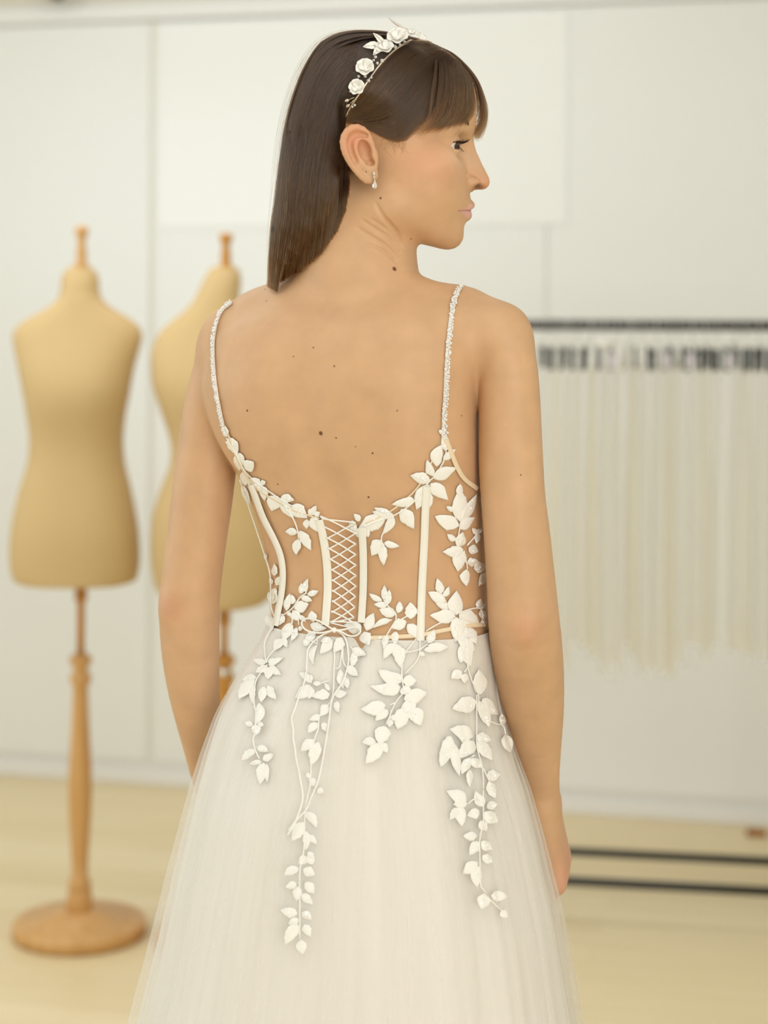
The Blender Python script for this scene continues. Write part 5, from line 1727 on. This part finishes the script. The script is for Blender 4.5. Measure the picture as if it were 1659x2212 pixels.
def enamel_leaf(b, t, w, Y, side=None, lift=.002):
    B, T = W(b[0], b[1], Y), W(t[0], t[1], Y - .004)
    d = T - B; ln = np.linalg.norm(d); d /= ln
    n = np.array(side if side is not None else (0, -1.0, .15), float); n -= d * n.dot(d); n /= np.linalg.norm(n)
    s = np.cross(d, n); s /= np.linalg.norm(s)
    V = []; NT = 10
    for i in range(NT):
        q = i / (NT - 1); pr = math.sin(math.pi * q**.75)**.8 if 0 < q < 1 else .03
        ser = 1 + .07 * (i % 2)
        for f in (-1, -.5, 0, .5, 1):
            V.append(B + d * ln * q + s * f * pr * ser * w * Y / F / 2 + n * (.0016 * abs(f) * pr + lift * math.sin(math.pi * q)))
    V = np.array(V); m = len(V)
    V2 = np.concatenate([V, V - n * .0006])
    F1 = [[i * 5 + k, i * 5 + k + 1, (i + 1) * 5 + k + 1, (i + 1) * 5 + k] for i in range(NT - 1) for k in range(4)]
    Fc = F1 + [[q + m for q in f[::-1]] for f in F1]
    for i in range(NT - 1):
        Fc += [[i * 5, (i + 1) * 5, (i + 1) * 5 + m, i * 5 + m], [i * 5 + 4, i * 5 + 4 + m, (i + 1) * 5 + 4 + m, (i + 1) * 5 + 4]]
    lf = mk('leaf', V2, Fc, m_leafm, hb)
    mid = [B + d * ln * q + n * (lift * math.sin(math.pi * q) + .0004) for q in np.linspace(-.08, .92, 8)]
    mk('vein', *tube(mid, .00035, 5), m_gold, lf, at=np.array(hb.location))
Ys = lambda u, v: on_hair(u, v, .004)[0][1]
enamel_leaf((820, 99), (784, 101), 17, Ys(815, 105) - .003)
enamel_leaf((830, 97), (806, 71), 12, Ys(825, 105) - .001)
enamel_leaf((820, 106), (806, 119), 14, Ys(815, 112) - .003)
enamel_leaf((876, 62), (837, 35), 12, YH - .004, (.35, -.35, 1.0), -.002)
enamel_leaf((868, 82), (889, 76), 12, YH - .016)
for (u, v, r) in ((797, 177, 4.2), (790, 168, 3.6), (776, 168, 3.4), (803, 170, 3.2), (812, 128, 4.2), (826, 136, 4.6), (816, 141, 3.6), (808, 135, 3.2), (853, 108, 4.6), (872, 97, 3.6), (836, 92, 4.0), (863, 103, 3.2), (759, 198, 3.2), (768, 223, 3), (763, 226, 2.8), (896, 90, 3.2)):
    c, n = on_hair(u, v, .0035)
    o_ = mk('crystal', *sphere(c, r * SH, 8, 5), m_crystal, hb, smooth=False, at=c)
for (b, t) in (((767, 210), (746, 217)), ((767, 214), (750, 233))):
    c0, n0 = on_hair(*b, .003); c1_, n1_ = on_hair(*t, .0035)
    d = c1_ - c0
    V1, F1 = tube([c0, c0 + d * .55 + n0 * .001], .0004, 6)
    q = np.linspace(.5, 1.0, 8)
    V2, F2 = tube([c0 + d * x for x in q], [3.8 * SH * math.sin(math.pi * (.06 + .9 * i / 7)) for i in range(8)], 10)
    mk('bud', *merge((V1, F1), (V2, F2)), m_gold, hb)

# ------------------------------------------------------------------ earring
h, n = ray_from_eye(807, 378, bvh_body)
ec = np.array(h) + np.array([0, -.0022, 0])
ear = empty('earring', tuple(ec))
tag(ear, 'small crystal drop earring hanging from the woman\'s ear lobe', 'earring')
Ye = ec[1]
mk('stud', *merge(sphere(W(807.5, 375, Ye), (3.6 * SH, .0016, 4.4 * SH), 8, 6), sphere(W(808, 382.5, Ye), (2.6 * SH, .0012, 2.8 * SH), 8, 5)), m_crystal, ear, smooth=False)
mk('link', *tube([W(808, 384, Ye), W(808.8, 391, Ye)], .0005, 6), m_gold, ear)
dp = [(388.5, .6), (391, 1.6), (394, 2.8), (398, 4.4), (402, 5.2), (405, 4.4), (407.5, 1.6)]
z_ = [(r * SH, W(809, y, Ye)[2]) for y, r in dp]
cc = W(809.5, 398, Ye)
mk('drop', *lathe(z_, (cc[0], cc[1], 0), 9, 1, .7), m_crystal, ear, smooth=False)

# ------------------------------------------------------------------ garment rack with clip hangers and veils
m_rail = new_mat('dark grey steel', srgb(98, 95, 92), 0.45)
m_black = new_mat('black plastic', srgb(26, 26, 25), 0.4)
m_grey = new_mat('grey plastic', srgb(150, 148, 150), 0.4)
m_slate = new_mat('slate plastic', srgb(84, 88, 86), 0.4)
m_tag = new_mat('pale lilac card', srgb(206, 200, 206), 0.6)
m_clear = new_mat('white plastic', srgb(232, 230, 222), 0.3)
MR = -0.16
XR0, YR0 = (1450 - CX) / F * 4.28, 4.28
def rack_at(px):
    k = (px - CX) / F
    Y = (YR0 - MR * XR0) / (1 - MR * k)
    return np.array([k * Y, Y])
rd = np.array([1.0, MR]) / math.hypot(1, MR); rn = np.array([MR, -1.0]) / math.hypot(1, MR)   # rn points to the room
a_, b_ = rack_at(1010), rack_at(1840)
ZR = HC - (697 - CY) * YR0 / F - .004
rack = empty('garment_rack', (float((a_ + b_)[0] / 2), float((a_ + b_)[1] / 2), 0))
tag(rack, 'dark metal garment rack in front of the white wall, at right', 'clothes rack')
p3 = lambda q, z: np.array([q[0], q[1], z])
mk('rail', *tube([p3(a_, ZR), p3(b_, ZR)], .0136, 14), m_rail, rack)
q1, q2 = rn * .118, -rn * .118
mk('base_bar', *tube([p3(a_ + q1, .1), p3(b_ + q1, .1)], .0108, 12), m_black, rack)
mk('base_bar', *tube([p3(a_ + q2, .1), p3(b_ + q2, .1)], .0108, 12), m_black, rack)
for e in (a_, b_):
    mk('upright', *tube([p3(e, .1), p3(e, ZR)], .012, 12), m_rail, rack)
    mk('foot', *tube([p3(e + rn * .24, .1), p3(e - rn * .24, .1)], .0115, 12), m_black, rack)
    for sgn in (1, -1):
        w = e + rn * .22 * sgn
        mk('wheel', *tube([p3(w - rd * .012, .03), p3(w + rd * .012, .03)], .03, 16), m_black, rack)
        mk('castor_fork', *box((w[0], w[1], .07), (.018, .018, .07), math.atan(MR)), m_rail, rack)

m_veils = []
for i, c in enumerate((srgb(252, 250, 246), srgb(250, 245, 230), srgb(252, 251, 248))):
    m = bpy.data.materials.new('veil tulle ' + ('white', 'cream', 'ivory')[i]); sheer(m, c, .42, None, .6); m_veils.append(m)
HANG = [(1181, 'k', 0), (1203, 'k', 0), (1226, 'k', 0), (1248, 'k', 0), (1279, 'g', 1), (1307, 'g', 2), (1333, 'w', 0), (1366, 'w', 0), (1390, 'k', 0), (1419, 'g', 2), (1447, 'w', 0), (1468, 'b', 2), (1496, 'b', 0), (1524, 'k', 0), (1549, 'b', 2), (1588, 'b', 0), (1610, 'k', 0), (1640, 'k', 0), (1668, 'k', 0)]
ORD = ['first', 'second', 'third', 'fourth', 'fifth', 'sixth', 'seventh', 'eighth', 'ninth', 'tenth', 'eleventh', 'twelfth', 'thirteenth', 'fourteenth', 'fifteenth', 'sixteenth', 'seventeenth', 'eighteenth', 'nineteenth']
r2 = np.random.default_rng(5)
KINDW = {'k': 'black', 'g': 'grey', 'w': 'white', 'b': 'slate grey'}
for i, (px, kd, extra) in enumerate(HANG):
    q = rack_at(px)
    s = q[1] / F
    hg = empty('clip_hanger', (q[0], q[1], ZR))
    tag(hg, f'clip hanger with {KINDW[kd]} clips, {ORD[i]} from the left on the dark rail', 'hanger', 'clip hangers on the rack rail')
    yaw = r2.normal() * .18
    fd = np.array([0.0, -1.0]); yaw = -math.atan(MR)
    # hook over the rail
    R_ = .0172
    hk = [p3(q + rn * R_ * math.sin(t), ZR + R_ * math.cos(t)) for t in np.linspace(-2.2, math.pi, 16)]
    hk[-1] = p3(q, ZR - R_)
    hk += [p3(q, ZR - .026), p3(q, ZR - .040)]
    mk('hook', *tube(hk, .0015, 8), m_chrome, hg)
    cl = r2.uniform(.003, .009)
    mk('rail_collar', *tube([p3(q - rd * cl, ZR), p3(q + rd * cl, ZR)], .0146, 14), m_black, rack)
    zb_ = ZR - .045
    mk('bar', *tube([p3(q + fd * .15, zb_), p3(q, zb_ + .006), p3(q - fd * .15, zb_)], .0045, 8), m_clear, hg)
    cm = {'k': m_black, 'g': m_grey, 'w': m_clear, 'b': m_slate}[kd]
    for sgn in (1, -1):
        cpos = q + fd * .125 * sgn
        tilt = r2.normal() * .004
        V1, F1 = box((cpos[0] - .003, cpos[1], zb_ - .034), (.006, .02, .056), yaw + math.atan(MR), .002)
        V2, F2 = box((cpos[0] + .004 + tilt, cpos[1], zb_ - .034), (.005, .02, .052), yaw + math.atan(MR), .002)
        V3, F3 = tube([p3(cpos - rd * .007, zb_ - .02), p3(cpos + rd * .007, zb_ - .02)], .005, 8)
        mk('clip', *merge((V1, F1), (V2, F2), (V3, F3)), cm, hg)
    if extra == 2:
        cpos = q + fd * .142
        mk('card', *box((cpos[0] + .002, cpos[1], zb_ - .036), (.017, .001, .034), math.atan(MR), 0), m_tag, hg, smooth=False)
    if extra == 1:  # white disc added in place of a blurred bright highlight
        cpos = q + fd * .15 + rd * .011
        mk('highlight_disc', *tube([p3(cpos, ZR - .043), p3(cpos + rn * .004, ZR - .043)], .0125, 20), m_clear, hg)
    # the veil clipped to it
    zt_ = zb_ - .055
    zb2 = W(px, r2.uniform(1385, 1450), q[1])[2]
    nZ, nK = 22, 40
    ph = r2.random(4) * 6.28
    gp = min(abs(px - HANG[j][0]) for j in (i - 1, i + 1) if 0 <= j < len(HANG)) * s
    wdt = .46 * gp
    V = []
    for a in range(nZ):
        t = a / (nZ - 1)
        z = zt_ + (zb2 - zt_) * t
        for k in range(nK):
            u = k / (nK - 1) * 2 - 1
            off = wdt * (.4 + .6 * min(1, t * 2.2)) * (math.sin(u * 7 + ph[0]) * .55 + math.sin(u * 13 + ph[1] + t * 1.2) * .3 + .15 * math.sin(4 * t + ph[2] + 2 * u))
            dep = .085 * u * (.9 + .12 * t)
            zz = z + (.012 * math.sin(u * 5 + ph[3]) if a == nZ - 1 else 0)
            V.append((q[0] + off, q[1] + fd[1] * dep, zz))
    Fc = [[a * nK + k, a * nK + k + 1, (a + 1) * nK + k + 1, (a + 1) * nK + k] for a in range(nZ - 1) for k in range(nK - 1)]
    vl = mk('bridal_veil', V, Fc, m_veils[i % 3], at=(q[0], q[1], zt_))
    tag(vl, f'{("white", "cream", "ivory")[i % 3]} folded veil hanging from the {ORD[i]} hanger from the left', 'veil', 'veils hanging on the rack')

# a small wooden wedge on the floor by the skirting, at the right edge
m_wedge = wood('brown wood', srgb(168, 112, 52), srgb(150, 96, 42))
c = W(1634, 1787, 4.93); c[2] = 0
V, Fc = box((c[0], c[1], .009), (.055, .022, .018), YAW, .003)
wg = mk('door_wedge', V, Fc, m_wedge, at=(c[0], c[1], 0), smooth=False)
tag(wg, 'small brown wooden wedge on the floor by the skirting at right', 'door wedge')
